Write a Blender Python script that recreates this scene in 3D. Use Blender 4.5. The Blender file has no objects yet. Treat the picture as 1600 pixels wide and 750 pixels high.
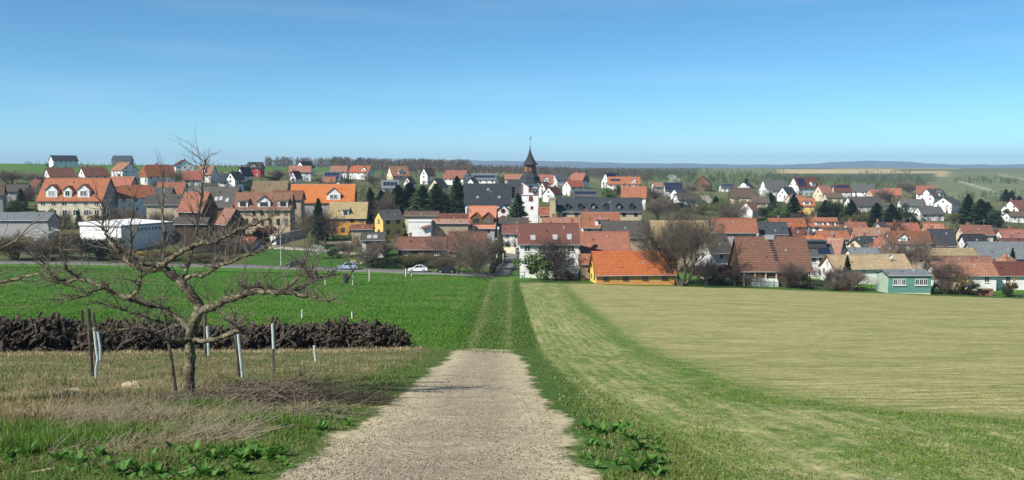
import bpy, math, random
import numpy as np
from math import radians, sin, cos, pi, sqrt, atan, tan

random.seed(7); rng = np.random.default_rng(7)
S = bpy.context.scene
COL = S.collection

# ------------------------------------------------------------------ camera, sky, sun, exposure
F = 1386.0                       # focal length in pixels of the 1600 px wide photograph
PITCH = atan(113 / F)
cam = bpy.data.cameras.new('camera'); cam.sensor_width = 36; cam.lens = 36 * F / 1600
cam.clip_start = 0.1; cam.clip_end = 60000
co = bpy.data.objects.new('camera', cam); COL.objects.link(co)
co.location = (0, 0, 0); co.rotation_euler = (pi / 2 - PITCH, 0, 0)
S.camera = co

SUN_EL = radians(41)
SUN_AZ = math.atan2(-0.78, -0.62)      # from +Y towards +X
w = bpy.data.worlds.new('World'); S.world = w; w.use_nodes = True
nt = w.node_tree; bg = nt.nodes['Background']
sky = nt.nodes.new('ShaderNodeTexSky'); sky.sky_type = 'NISHITA'; sky.sun_disc = False
sky.sun_elevation = SUN_EL; sky.sun_rotation = SUN_AZ
sky.air_density = 0.6; sky.dust_density = 0.0; sky.ozone_density = 6.0; sky.altitude = 200
hs = nt.nodes.new('ShaderNodeHueSaturation'); hs.inputs['Saturation'].default_value = 1.08
# thin high cirrus: a faint stretched noise over the whole sky
tc = nt.nodes.new('ShaderNodeTexCoord'); mp = nt.nodes.new('ShaderNodeMapping')
mp.inputs['Rotation'].default_value = (0, 0.06, 0.5); mp.inputs['Scale'].default_value = (1.2, 3.0, 16.0)
nz = nt.nodes.new('ShaderNodeTexNoise'); nz.inputs['Scale'].default_value = 1.6; nz.inputs['Detail'].default_value = 7
cr = nt.nodes.new('ShaderNodeMapRange'); cr.inputs[1].default_value = 0.52; cr.inputs[2].default_value = 0.85
cr.inputs[3].default_value = 0.0; cr.inputs[4].default_value = 0.13
mx = nt.nodes.new('ShaderNodeMixRGB'); mx.inputs['Color2'].default_value = (8.0, 8.4, 9.0, 1)
L = nt.links.new
L(tc.outputs['Generated'], mp.inputs['Vector']); L(mp.outputs[0], nz.inputs['Vector']); L(nz.outputs['Fac'], cr.inputs[0])
tn_ = nt.nodes.new('ShaderNodeMixRGB'); tn_.blend_type = 'MULTIPLY'; tn_.inputs['Fac'].default_value = 1; tn_.inputs['Color2'].default_value = (.91, 1.125, 1.0, 1)
L(sky.outputs[0], tn_.inputs['Color1']); L(tn_.outputs[0], hs.inputs['Color']); L(hs.outputs[0], mx.inputs['Color1']); L(cr.outputs[0], mx.inputs['Fac'])
L(mx.outputs[0], bg.inputs['Color']); bg.inputs['Strength'].default_value = 0.080

sl = bpy.data.lights.new('sun', 'SUN'); sl.energy = 4.0; sl.angle = radians(0.53); sl.color = (1, 0.95, 0.86)
so = bpy.data.objects.new('sun', sl); COL.objects.link(so)
sd = (sin(SUN_AZ) * cos(SUN_EL), cos(SUN_AZ) * cos(SUN_EL), sin(SUN_EL))
import mathutils
so.rotation_euler = mathutils.Vector(sd).to_track_quat('Z', 'Y').to_euler()
so.location = (-200, -60, 200)
S.view_settings.view_transform = 'Standard'; S.view_settings.look = 'None'
S.view_settings.exposure = 0.8; S.view_settings.gamma = 1.0; S.view_settings.use_curve_mapping = False
S.cycles.volume_bounces = 0 if hasattr(S, 'cycles') else 0

# ------------------------------------------------------------------ pixel <-> world
CP, SP = cos(PITCH), sin(PITCH)
def slope(py):                   # dz/dY of the ray through row py
    v = (375 - py) / F
    return (v * CP - SP) / (v * SP + CP)
def at(px, py, d):               # point of the ray at forward distance d
    v = (375 - py) / F; k = v * SP + CP
    return ((px - 800) / F * d / k, d, d * (v * CP - SP) / k)

# ------------------------------------------------------------------ terrain
PXC = np.array([0, 400, 800, 1200, 1600], float)
DROW = [175, 190, 215, 240, 270, 300, 340, 400, 500, 650, 900, 1500, 3000, 9000]
YT = {0:    [418, 411, 395, 362, 335, 317, 300, 283, 267, 257, 255.5, 258, 261, 262],
      400:  [429, 415, 396, 368, 342, 324, 305, 288, 272, 263, 260, 260, 261.5, 262],
      800:  [436, 424, 402, 378, 353, 337, 321, 303, 285, 273, 266, 263, 262.5, 262],
      1200: [444, 430, 410, 391, 372, 358, 343, 325, 306, 289, 276, 266, 262.5, 262],
      1600: [458, 443, 423, 404, 386, 373, 357, 340, 319, 301, 284, 267, 262.5, 262]}
NEAR_D = [-40, -20, 0, 8.85, 20, 34, 41, 48, 60, 100, 140]
NEAR_Z = [5.1, 1.76, -1.6, -3.09, -4.96, -7.32, -8.5, -9.4, -10.75, -15.0, -19.1]
DD = np.array(NEAR_D + DROW, float)
cols = []
z0 = np.array([slope(y) * d for y, d in zip(YT[800], DROW)])
for p in (0, 400, 800, 1200, 1600):
    zz = np.array([slope(y) * d for y, d in zip(YT[p], DROW)])
    off = zz[0] - z0[0]
    near = [z + off * max(0, min(1, (d - 45) / 130)) for d, z in zip(NEAR_D, NEAR_Z)]
    cols.append(np.array(near + list(zz)))
ZT = np.array(cols)
def pchip(x, y):
    h = np.diff(x); dl = np.diff(y) / h; m = np.zeros_like(y)
    for i in range(1, len(x) - 1):
        if dl[i-1] * dl[i] > 0:
            w1 = 2*h[i] + h[i-1]; w2 = h[i] + 2*h[i-1]
            m[i] = (w1 + w2) / (w1 / dl[i-1] + w2 / dl[i])
    m[0] = dl[0]; m[-1] = dl[-1]
    return m
MT = np.array([pchip(DD, c) for c in ZT])
def bumps(X, Y):
    b = 0.025 * np.sin(X * 1.7 + 0.6 * np.sin(Y * 0.9)) * np.sin(Y * 1.3 + 1.0) + 0.05 * np.sin(X * 0.43 + 2 + 0.03 * Y) * np.sin(Y * 0.37 + 0.11 * X)
    trk = np.clip(1 - np.abs(X + 0.8) / 2.6, 0, 1)
    return b * (1 - 0.7 * trk * (Y < 45))
def terrain(X, Y):
    X = np.atleast_1d(np.asarray(X, float)); Y = np.atleast_1d(np.asarray(Y, float))
    Yc = np.clip(Y, DD[0], DD[-1])
    px = np.clip(800 + F * X / np.maximum(Yc, 45), 0, 1600)
    i = np.clip(np.searchsorted(DD, Yc, side='right') - 1, 0, len(DD) - 2)
    h = DD[i+1] - DD[i]; t = (Yc - DD[i]) / h
    h00 = 2*t**3 - 3*t**2 + 1; h10 = t**3 - 2*t**2 + t; h01 = -2*t**3 + 3*t**2; h11 = t**3 - t**2
    c = np.clip((px / 400).astype(int), 0, 3); q = px / 400 - c
    def ev(ci): return h00 * ZT[ci, i] + h10 * h * MT[ci, i] + h01 * ZT[ci, i+1] + h11 * h * MT[ci, i+1]
    return ev(c) * (1 - q) + ev(c + 1) * q + bumps(X, Y)
def gz(x, y): return float(terrain(x, y)[0])
DS = np.concatenate([np.arange(60, 320, 1.0), np.arange(320, 1400, 3.0)])
def solve_d(px, py, H, dmin=196):         # distance at which the ray is H above the ground
    ds = DS[DS >= dmin]
    zr = slope(py) * ds; hh = zr - terrain((px - 800) / F * ds, ds)
    k = np.where(hh <= H)[0]
    return float(ds[k[0]]) if len(k) else float(ds[-1])

def vnoise(x, y, s=1.0, seed=0):          # value noise 0..1
    x = np.asarray(x, float) / s + seed * 17.3; y = np.asarray(y, float) / s + seed * 5.1
    xi = np.floor(x); yi = np.floor(y); fx = x - xi; fy = y - yi
    fx = fx * fx * (3 - 2 * fx); fy = fy * fy * (3 - 2 * fy)
    def hsh(a, b):
        v = np.sin(a * 127.1 + b * 311.7 + seed * 74.7) * 43758.5453
        return v - np.floor(v)
    return (hsh(xi, yi) * (1-fx) + hsh(xi+1, yi) * fx) * (1-fy) + (hsh(xi, yi+1) * (1-fx) + hsh(xi+1, yi+1) * fx) * fy

# ------------------------------------------------------------------ object helpers
def link(o, parent=None):
    COL.objects.link(o)
    if parent is not None: o.parent = parent
    return o
def tag(o, label=None, cat=None, group=None, kind=None):
    if label: o['label'] = label
    if cat: o['category'] = cat
    if group: o['group'] = group
    if kind: o['kind'] = kind
    return o
def empty(name, loc=(0, 0, 0), rz=0, label=None, cat=None, group=None):
    o = bpy.data.objects.new(name, None); o.empty_display_size = 0.5
    o.location = loc; o.rotation_euler = (0, 0, rz); link(o)
    return tag(o, label, cat, group)
def mesh(name, V, Fs, mats=(), midx=None, smooth=False):
    me = bpy.data.meshes.new(name)
    if isinstance(Fs, np.ndarray):
        V = np.asarray(V, np.float32); n, k = Fs.shape
        me.vertices.add(len(V)); me.vertices.foreach_set('co', V.ravel())
        me.loops.add(n * k); me.loops.foreach_set('vertex_index', Fs.astype(np.int32).ravel())
        me.polygons.add(n); me.polygons.foreach_set('loop_start', np.arange(0, n * k, k, dtype=np.int32))
        if midx is not None: me.polygons.foreach_set('material_index', np.asarray(midx, np.int32))
        me.update(calc_edges=True)
    else:
        me.from_pydata([tuple(v) for v in V], [], Fs); 
        if midx is not None: me.polygons.foreach_set('material_index', np.asarray(midx, np.int32))
        me.update()
    for m in (mats if isinstance(mats, (list, tuple)) else [mats]):
        me.materials.append(M[m] if isinstance(m, str) else m)
    if smooth: me.polygons.foreach_set('use_smooth', np.ones(len(me.polygons), bool))
    return me
def obj(name, me, parent=None, loc=(0, 0, 0), rot=(0, 0, 0), scale=(1, 1, 1)):
    o = bpy.data.objects.new(name, me); o.location = loc; o.rotation_euler = rot; o.scale = scale
    return link(o, parent)
class MB:                                  # small mesh builder
    def __init__(s): s.v = []; s.f = []; s.m = []
    def poly(s, vs, fs, mi=0):
        b = len(s.v); s.v += [tuple(v) for v in vs]; s.f += [tuple(i + b for i in f) for f in fs]; s.m += [mi] * len(fs); return s
    def box(s, x0, x1, y0, y1, z0, z1, mi=0):
        return s.poly([(x0,y0,z0),(x1,y0,z0),(x1,y1,z0),(x0,y1,z0),(x0,y0,z1),(x1,y0,z1),(x1,y1,z1),(x0,y1,z1)],
                      [(0,3,2,1),(4,5,6,7),(0,1,5,4),(1,2,6,5),(2,3,7,6),(3,0,4,7)], mi)
    def extr(s, prof, a0, a1, axis='x', mi=0):   # profile of (p,q) extruded: axis x -> (a,p,q); y -> (p,a,q); z -> (p,q,a)
        n = len(prof)
        def P(a, p, q): return (a, p, q) if axis == 'x' else ((p, a, q) if axis == 'y' else (p, q, a))
        vs = [P(a0, *p) for p in prof] + [P(a1, *p) for p in prof]
        fs = [tuple(range(n))[::-1], tuple(range(n, 2*n))] + [(i, (i+1) % n, n + (i+1) % n, n + i) for i in range(n)]
        return s.poly(vs, fs, mi)
    def tube(s, p0, p1, r0, r1, n=6, mi=0, cap=True):
        p0 = np.array(p0, float); p1 = np.array(p1, float); t = p1 - p0; t /= (np.linalg.norm(t) + 1e-9)
        a = np.cross(t, (0, 0, 1) if abs(t[2]) < .9 else (1, 0, 0)); a /= np.linalg.norm(a); b = np.cross(t, a)
        vs = [p0 + r0 * (cos(2*pi*k/n) * a + sin(2*pi*k/n) * b) for k in range(n)] + [p1 + r1 * (cos(2*pi*k/n) * a + sin(2*pi*k/n) * b) for k in range(n)]
        fs = [(k, (k+1) % n, n + (k+1) % n, n + k) for k in range(n)]
        if cap: fs += [tuple(range(n))[::-1], tuple(range(n, 2*n))]
        return s.poly(vs, fs, mi)
    def lathe(s, prof, n=8, mi=0, a0=0):   # (r,z) list
        vs = [(r * cos(a0 + 2*pi*k/n), r * sin(a0 + 2*pi*k/n), z) for r, z in prof for k in range(n)]
        fs = []
        for j in range(len(prof) - 1):
            fs += [(j*n + k, j*n + (k+1) % n, (j+1)*n + (k+1) % n, (j+1)*n + k) for k in range(n)]
        fs += [tuple(range(n))[::-1], tuple(range((len(prof)-1)*n, len(prof)*n))]
        return s.poly(vs, fs, mi)
    def me(s, name, mats, smooth=False): return mesh(name, s.v, s.f, mats, s.m, smooth)
    def obj(s, name, mats, parent=None, smooth=False, **k): return obj(name, s.me(name, mats, smooth), parent, **k)
def tubes_np(segs, n=4):                   # segs (N,8): p0 p1 r0 r1 -> verts, quads
    A = np.asarray(segs, float); p0 = A[:, :3]; p1 = A[:, 3:6]; r0 = A[:, 6:7]; r1 = A[:, 7:8]
    t = p1 - p0; t /= np.linalg.norm(t, axis=1, keepdims=True) + 1e-9
    up = np.where(np.abs(t[:, 2:3]) < .9, np.array([[0, 0, 1.]]), np.array([[1., 0, 0]]))
    a = np.cross(t, up); a /= np.linalg.norm(a, axis=1, keepdims=True) + 1e-9; b = np.cross(t, a)
    N = len(A); V = np.zeros((N, 2*n, 3))
    for k in range(n):
        e = cos(2*pi*k/n) * a + sin(2*pi*k/n) * b
        V[:, k] = p0 + r0 * e; V[:, n + k] = p1 + r1 * e
    q = np.array([(k, (k+1) % n, n + (k+1) % n, n + k) for k in range(n)])
    Fq = (q[None] + (np.arange(N) * 2 * n)[:, None, None]).reshape(-1, 4)
    return V.reshape(-1, 3), Fq

# ------------------------------------------------------------------ materials
M = {}
class NT:
    def __init__(s, name, rough=0.9, spec=0.2):
        m = bpy.data.materials.new(name); m.use_nodes = True; s.m = m; s.t = m.node_tree
        s.b = s.t.nodes['Principled BSDF']; s.b.inputs['Roughness'].default_value = rough
        s.b.inputs['Specular IOR Level'].default_value = spec; M[name] = m
    def n(s, ty, **k):
        x = s.t.nodes.new('ShaderNode' + ty)
        for a, v in k.items(): setattr(x, a, v)
        return x
    def l(s, a, b): s.t.links.new(a, b)
    def setin(s, sock, v):
        if hasattr(v, 'is_linked') or hasattr(v, 'links'): s.l(v, sock)
        elif isinstance(v, (tuple, list)) and len(v) == 3 and sock.type == 'RGBA': sock.default_value = (*v, 1)
        else: sock.default_value = v
    def coord(s, kind='Object', scale=(1, 1, 1), rot=(0, 0, 0)):
        t = s.n('TexCoord'); m = s.n('Mapping'); m.inputs['Scale'].default_value = scale; m.inputs['Rotation'].default_value = rot
        s.l(t.outputs[kind], m.inputs[0]); return m.outputs[0]
    def pos(s, scale=(1, 1, 1), rot=(0, 0, 0)):
        t = s.n('NewGeometry'); m = s.n('Mapping'); m.inputs['Scale'].default_value = scale; m.inputs['Rotation'].default_value = rot
        s.l(t.outputs['Position'], m.inputs[0]); return m.outputs[0]
    def noise(s, vec, scale, detail=4, rough=.6):
        x = s.n('TexNoise'); s.l(vec, x.inputs['Vector']); x.inputs['Scale'].default_value = scale
        x.inputs['Detail'].default_value = detail; x.inputs['Roughness'].default_value = rough; return x.outputs['Fac']
    def mr(s, v, a, b, c=0., d=1.):
        x = s.n('MapRange'); s.setin(x.inputs[0], v)
        for i, q in enumerate((a, b, c, d)): x.inputs[i+1].default_value = q
        return x.outputs[0]
    def mix(s, f, a, b, mode='MIX'):
        x = s.n('MixRGB', blend_type=mode); s.setin(x.inputs[0], f); s.setin(x.inputs[1], a); s.setin(x.inputs[2], b); return x.outputs[0]
    def math(s, op, a, b=0.):
        x = s.n('Math', operation=op); s.setin(x.inputs[0], a); s.setin(x.inputs[1], b); return x.outputs[0]
    def attr(s, name, out='Fac'):
        x = s.n('Attribute', attribute_name=name); return x.outputs[out]
    def ramp(s, v, stops):
        x = s.n('ValToRGB'); s.setin(x.inputs[0], v); e = x.color_ramp.elements
        while len(e) < len(stops): e.new(0.5)
        for k, (p, c) in enumerate(stops): e[k].position = p; e[k].color = (*c, 1)
        return x.outputs[0]
    def bump(s, h, strength=.3, dist=.02):
        x = s.n('Bump'); x.inputs['Strength'].default_value = strength; x.inputs['Distance'].default_value = dist
        s.l(h, x.inputs['Height']); s.l(x.outputs[0], s.b.inputs['Normal'])
    def objrand(s): return s.n('ObjectInfo').outputs['Random']
    def out(s, c): s.setin(s.b.inputs['Base Color'], c); return s.m

def mul(c, k): return tuple(x * k for x in c)
def plain(name, c, rough=.7, spec=.3, var=.12, scale=3.0):
    t = NT(name, rough, spec); n = t.noise(t.coord(), scale, 4)
    t.out(t.mix(t.mr(n, .3, .7), mul(c, 1 - var), mul(c, 1 + var))); return t
def roofmat(name, c, c2=None, mott=.35, tile=(.34, .38), mort=.05):
    t = NT(name, .85, .15); co = t.coord()
    sx = t.n('SeparateXYZ'); t.l(co, sx.inputs[0]); cx = t.n('CombineXYZ')
    t.l(sx.outputs[0], cx.inputs[0]); t.l(t.math('MULTIPLY', sx.outputs[2], 1.45), cx.inputs[1])
    br = t.n('TexBrick'); t.l(cx.outputs[0], br.inputs['Vector']); br.offset = .5
    br.inputs['Scale'].default_value = 1; br.inputs['Brick Width'].default_value = tile[0]; br.inputs['Row Height'].default_value = tile[1]
    br.inputs['Mortar Size'].default_value = mort; br.inputs['Mortar Smooth'].default_value = .4; br.inputs['Bias'].default_value = 0
    c2 = c2 or mul(c, .62)
    br.inputs['Color1'].default_value = (*mul(c, 1.12), 1); br.inputs['Color2'].default_value = (*mul(c, .84), 1); br.inputs['Mortar'].default_value = (*mul(c, .45), 1)
    n1 = t.noise(co, .35, 5, .65); n2 = t.noise(co, 2.3, 5, .7)
    a = t.mix(t.math('MULTIPLY', t.mr(n1, .42, .68), mott), br.outputs['Color'], c2)
    b = t.mix(t.math('MULTIPLY', t.mr(n2, .5, .75), mott), a, mul(c2, .7))
    st_ = t.noise(t.coord('Object', (1.6, 1.6, .22)), 1.0, 5, .7); b = t.mix(t.math('MULTIPLY', t.mr(st_, .5, .72), mott * .8), b, mul(c2, .8))
    n3 = t.noise(co, .9, 4, .7); b = t.mix(t.math('MULTIPLY', t.mr(n3, .52, .75), mott * .55), b, mul(c, 1.35))
    hv = t.n('HueSaturation'); t.l(b, hv.inputs['Color']); t.l(t.mr(t.objrand(), 0, 1, .499, .516), hv.inputs['Hue']); t.l(t.mr(t.math('FRACT', t.math('MULTIPLY', t.objrand(), 7.31)), 0, 1, .78, 1.02), hv.inputs['Saturation']); b = hv.outputs[0]
    r = t.mr(t.math('FRACT', t.math('MULTIPLY', t.objrand(), 13.7)), 0, 1, .78, 1.12)
    t.out(t.mix(1.0, b, r, 'MULTIPLY')); t.bump(br.outputs['Fac'], .4, -.03); return t
roofmat('orange', (.45, .118, .058), (.21, .095, .06), .62); roofmat('bright_orange', (.60, .145, .052), mott=.24, tile=(.4, .5), mort=.07); roofmat('red', (.37, .09, .052), (.19, .075, .05), .6); roofmat('rust', (.33, .10, .055), (.16, .09, .06), .6)
roofmat('brownred', (.215, .068, .046)); roofmat('maroon', (.16, .045, .038)); roofmat('brown', (.16, .105, .075)); roofmat('barnbrown', (.26, .108, .068), mott=.25, tile=(.5, .62), mort=.10)
roofmat('slate', (.065, .073, .085), (.045, .05, .055), .4, (.3, .25)); roofmat('grey', (.135, .135, .13), (.085, .085, .08), .5); roofmat('greybrown', (.12, .105, .09), (.07, .065, .06), .6)
roofmat('tan', (.44, .33, .17), (.25, .16, .09), .6); roofmat('mottled', (.36, .17, .105), (.17, .085, .06), .85); roofmat('tanbrown', (.30, .20, .11), (.16, .12, .07), .7)
roofmat('bluegrey', (.20, .22, .23), (.13, .14, .15), .4); roofmat('black', (.035, .037, .042), None, .2); roofmat('salmon', (.42, .19, .12), None, .5)
def wallmat(name, c, dirt=.35, var=.06):
    t = NT(name, .92, .12); co = t.coord(); n = t.noise(co, .8, 6, .65); n2 = t.noise(co, 6, 4)
    a = t.mix(t.mr(n, .35, .7), mul(c, 1 + var), mul(c, 1 - var * 1.5)); b = t.mix(t.math('MULTIPLY', t.mr(n, .56, .8), dirt), a, mul(c, .55))
    t.out(t.mix(t.math('MULTIPLY', t.mr(n2, .5, .8), .15), b, mul(c, .7))); t.bump(n2, .2, .01); return t
wallmat('white', (.78, .77, .74), .18); wallmat('church_white', (.86, .85, .82), .08); wallmat('cream', (.62, .54, .38)); wallmat('yellow', (.66, .45, .15)); wallmat('bright_yellow', (.78, .55, .14), .12); wallmat('ochre', (.56, .29, .085))
wallmat('beige', (.50, .40, .26)); wallmat('stone', (.36, .30, .21), .6, .2); wallmat('greywall', (.34, .33, .32)); wallmat('darkwood', (.075, .05, .036), .4, .2); wallmat('brownwood', (.17, .095, .05), .4, .2)
wallmat('teal', (.12, .27, .225)); wallmat('palegreen', (.36, .46, .36)); wallmat('redwall', (.42, .05, .045)); wallmat('bluewall', (.26, .29, .38), .15); wallmat('concrete', (.42, .41, .38), .4)
plain('frame', (.72, .72, .70), .5); plain('darkframe', (.10, .07, .05), .6); plain('redstone', (.30, .07, .06), .9); plain('whitemetal', (.82, .83, .84), .6, .3, .03)
plain('chimneybrick', (.30, .13, .09), .9, .1, .3, 8); plain('greymetal', (.36, .37, .38), .45, .4); plain('darkmetal', (.06, .06, .065), .5, .4); plain('rubber', (.02, .02, .02), .8)
t = NT('glass', .12, .6); t.out(t.mix(t.math('POWER', t.objrand(), 4.0), (.018, .022, .028), (.36, .37, .36)))
t = NT('solar', .18, .6); t.out((.016, .022, .055))
t = NT('carglass', .06, .7); t.out((.02, .025, .03))
for nm, c in (('car_white', (.78, .79, .80)), ('car_blue', (.34, .44, .56)), ('car_dark', (.02, .022, .026))):
    t = NT(nm, .25, .6); t.b.inputs['Coat Weight'].default_value = .5; t.out(c)
plain('asphalt', (.17, .165, .16), .9, .1, .2, 1.5); plain('gravelpath', (.33, .29, .23), .95, .1, .2, 1.2); plain('clockface', (.03, .03, .035), .6); plain('gold', (.7, .5, .15), .4)
def bark(name, c1, c2, sc=8):
    t = NT(name, .95, .1); co = t.coord('Object', (1, 1, .35)); n = t.noise(co, sc, 6, .7); r = t.mr(t.objrand(), 0, 1, .8, 1.2)
    t.out(t.mix(1., t.mix(t.mr(n, .35, .68), c1, c2), r, 'MULTIPLY')); t.bump(n, .6, .03); return t
bark('bark', (.075, .058, .042), (.17, .145, .11)); bark('bark_dark', (.06, .05, .04), (.12, .10, .08)); bark('twig', (.13, .10, .08), (.22, .175, .14), 3)
bark('twig_grey', (.11, .09, .075), (.21, .175, .135), 3); bark('twig_olive', (.11, .095, .045), (.19, .16, .085), 3); bark('stump_dark', (.03, .024, .019), (.105, .083, .064), 14); bark('stake', (.06, .05, .038), (.15, .13, .10), 10)
t = NT('lichen_bark', .95, .1); co_ = t.coord(); n = t.noise(co_, 14, 6, .7); n2 = t.noise(co_, 3.5, 5, .7)
t.out(t.mix(t.mr(n2, .42, .60), t.mix(t.mr(n, .35, .68), (.055, .043, .032), (.14, .115, .085)), t.mix(t.mr(n, .4, .65), (.19, .17, .10), (.33, .31, .20)))); t.bump(n, 1.0, .05)
def leafmat(name, cs, tr=.25):
    t = NT(name, .65, .25); a = t.attr('tint'); r = t.objrand()
    k = t.math('ADD', t.math('MULTIPLY', a, .75), t.math('MULTIPLY', r, .25))
    c = t.ramp(k, [(i / (len(cs) - 1), x) for i, x in enumerate(cs)])
    t.out(c)
    if tr:
        d = t.n('BsdfTranslucent'); t.l(c, d.inputs[0]); ms = t.n('MixShader'); ms.inputs[0].default_value = tr
        o = t.t.nodes['Material Output']; t.l(t.b.outputs[0], ms.inputs[1]); t.l(d.outputs[0], ms.inputs[2]); t.l(ms.outputs[0], o.inputs[0])
    return t
leafmat('needles', [(.02, .042, .018), (.045, .08, .032), (.085, .12, .045)], .1)
leafmat('bluespruce', [(.02, .04, .035), (.045, .075, .06)], .1)
leafmat('leaf_green', [(.05, .09, .02), (.10, .17, .035), (.17, .26, .05)]); leafmat('leaf_olive', [(.07, .065, .025), (.13, .125, .045), (.20, .19, .07)]); leafmat('leaf_dark', [(.02, .035, .012), (.05, .075, .025)], .15)
leafmat('leaf_copper', [(.08, .035, .02), (.17, .075, .04)]); leafmat('leaf_yellow', [(.40, .28, .015), (.68, .50, .03)]); leafmat('leaf_blossom', [(.45, .45, .38), (.72, .71, .66)]); leafmat('leaf_orange', [(.45, .16, .02), (.6, .28, .04)])
leafmat('grass_green', [(.04, .085, .012), (.10, .18, .028), (.24, .29, .075)], .3); leafmat('grass_field', [(.035, .095, .010), (.095, .215, .022), (.25, .34, .075)], .4)
leafmat('grass_dry', [(.12, .09, .045), (.31, .25, .12), (.56, .48, .29)], .3); leafmat('straw', [(.32, .26, .17), (.52, .45, .32)], .2); leafmat('weed', [(.045, .115, .018), (.08, .19, .03), (.13, .27, .05)], .3)
t = NT('tube_white', .5, .3); n = t.noise(t.coord(), 4, 4); t.out(t.mix(t.mr(n, .4, .7), (.38, .45, .42), (.58, .64, .61)))
plain('tube_cream', (.66, .62, .48), .6); plain('wood_pale', (.50, .40, .26), .9, .1, .25, 6); plain('pebble', (.40, .34, .28), .9, .2, .4, 2)

# ------------------------------------------------------------------ ground
def sstep(a, b, x):
    t = np.clip((x - a) / (b - a), 0, 1); return t * t * (3 - 2 * t)
def xl(Y): return np.interp(Y, [-12, 8.85, 14, 21, 41, 60], [-2.4, -2.38, -2.25, -2.28, -2.5, -2.9])
def xr(Y): return np.interp(Y, [-12, 8.85, 14, 21, 41, 60], [.80, .76, .72, .50, .02, -.2])
def rut_l(Y): return np.interp(Y, [35, 41, 100, 172, 400], [-1.85, -1.95, -2.9, -4.0, -4])
def rut_r(Y): return np.interp(Y, [35, 41, 100, 172, 400], [-.35, -.2, -.25, -.35, -.35])
def crop_left(Y): return np.interp(Y, [-12, 9, 14, 25, 41, 80, 165], [1.9, 1.7, 1.5, 1.35, 1.25, 1.3, 1.4])
def crop_far(X): return np.interp(X, [0, 20, 60, 100, 150], [168, 166, 163, 160, 158])
def head_sd(X, Y):      # >0 inside the main drilled field, <0 on the headland along the track
    a = X - np.interp(Y, [0, 14, 20, 42, 140, 170], [6.0, 5.6, 5.2, 6.4, 9.0, 9.8]); b = (Y - np.interp(X, [0, 5, 8, 14, 30], [16, 14.5, 12.6, 11.6, 11.0]))
    r = 3.0; qx = np.minimum(a - r, 0); qy = np.minimum(b - r, 0)
    return np.where((a < r) & (b < r), r - np.sqrt(qx**2 + qy**2), np.minimum(a, b))
def pile_line(X): return np.interp(X, [-30, -18, -12, -4.6], [36.5, 37.5, 40.0, 40.8]) + .3 * np.sin(X * 1.25) + .2 * np.sin(X * 3.3 + 1)

W_ = np.concatenate([np.linspace(-4, -1.0, 30)[:-1], np.arange(-1.0, 1.0001, 0.0058), np.linspace(1.0, 4, 30)[1:]])
s = 4.0; rows = []
while s < 9600:
    rows.append(s - 15); st = .0125
    if 170 < s - 15 < 420: st = .008
    s *= 1 + st
R_ = np.array(rows)
GY, GW = np.meshgrid(R_, W_, indexing='ij'); GX = GW * (GY + 15)
gx, gy = GX.ravel(), GY.ravel(); gzv = terrain(gx, gy)
ny, nx = GX.shape
ii = (np.arange(ny - 1)[:, None] * nx + np.arange(nx - 1)[None]).ravel()
quads = np.stack([ii, ii + 1, ii + nx + 1, ii + nx], 1)
gpx = 800 + F * gx / np.maximum(gy, 10); gpy = 262 - F * gzv / np.maximum(gy, 10)
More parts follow.
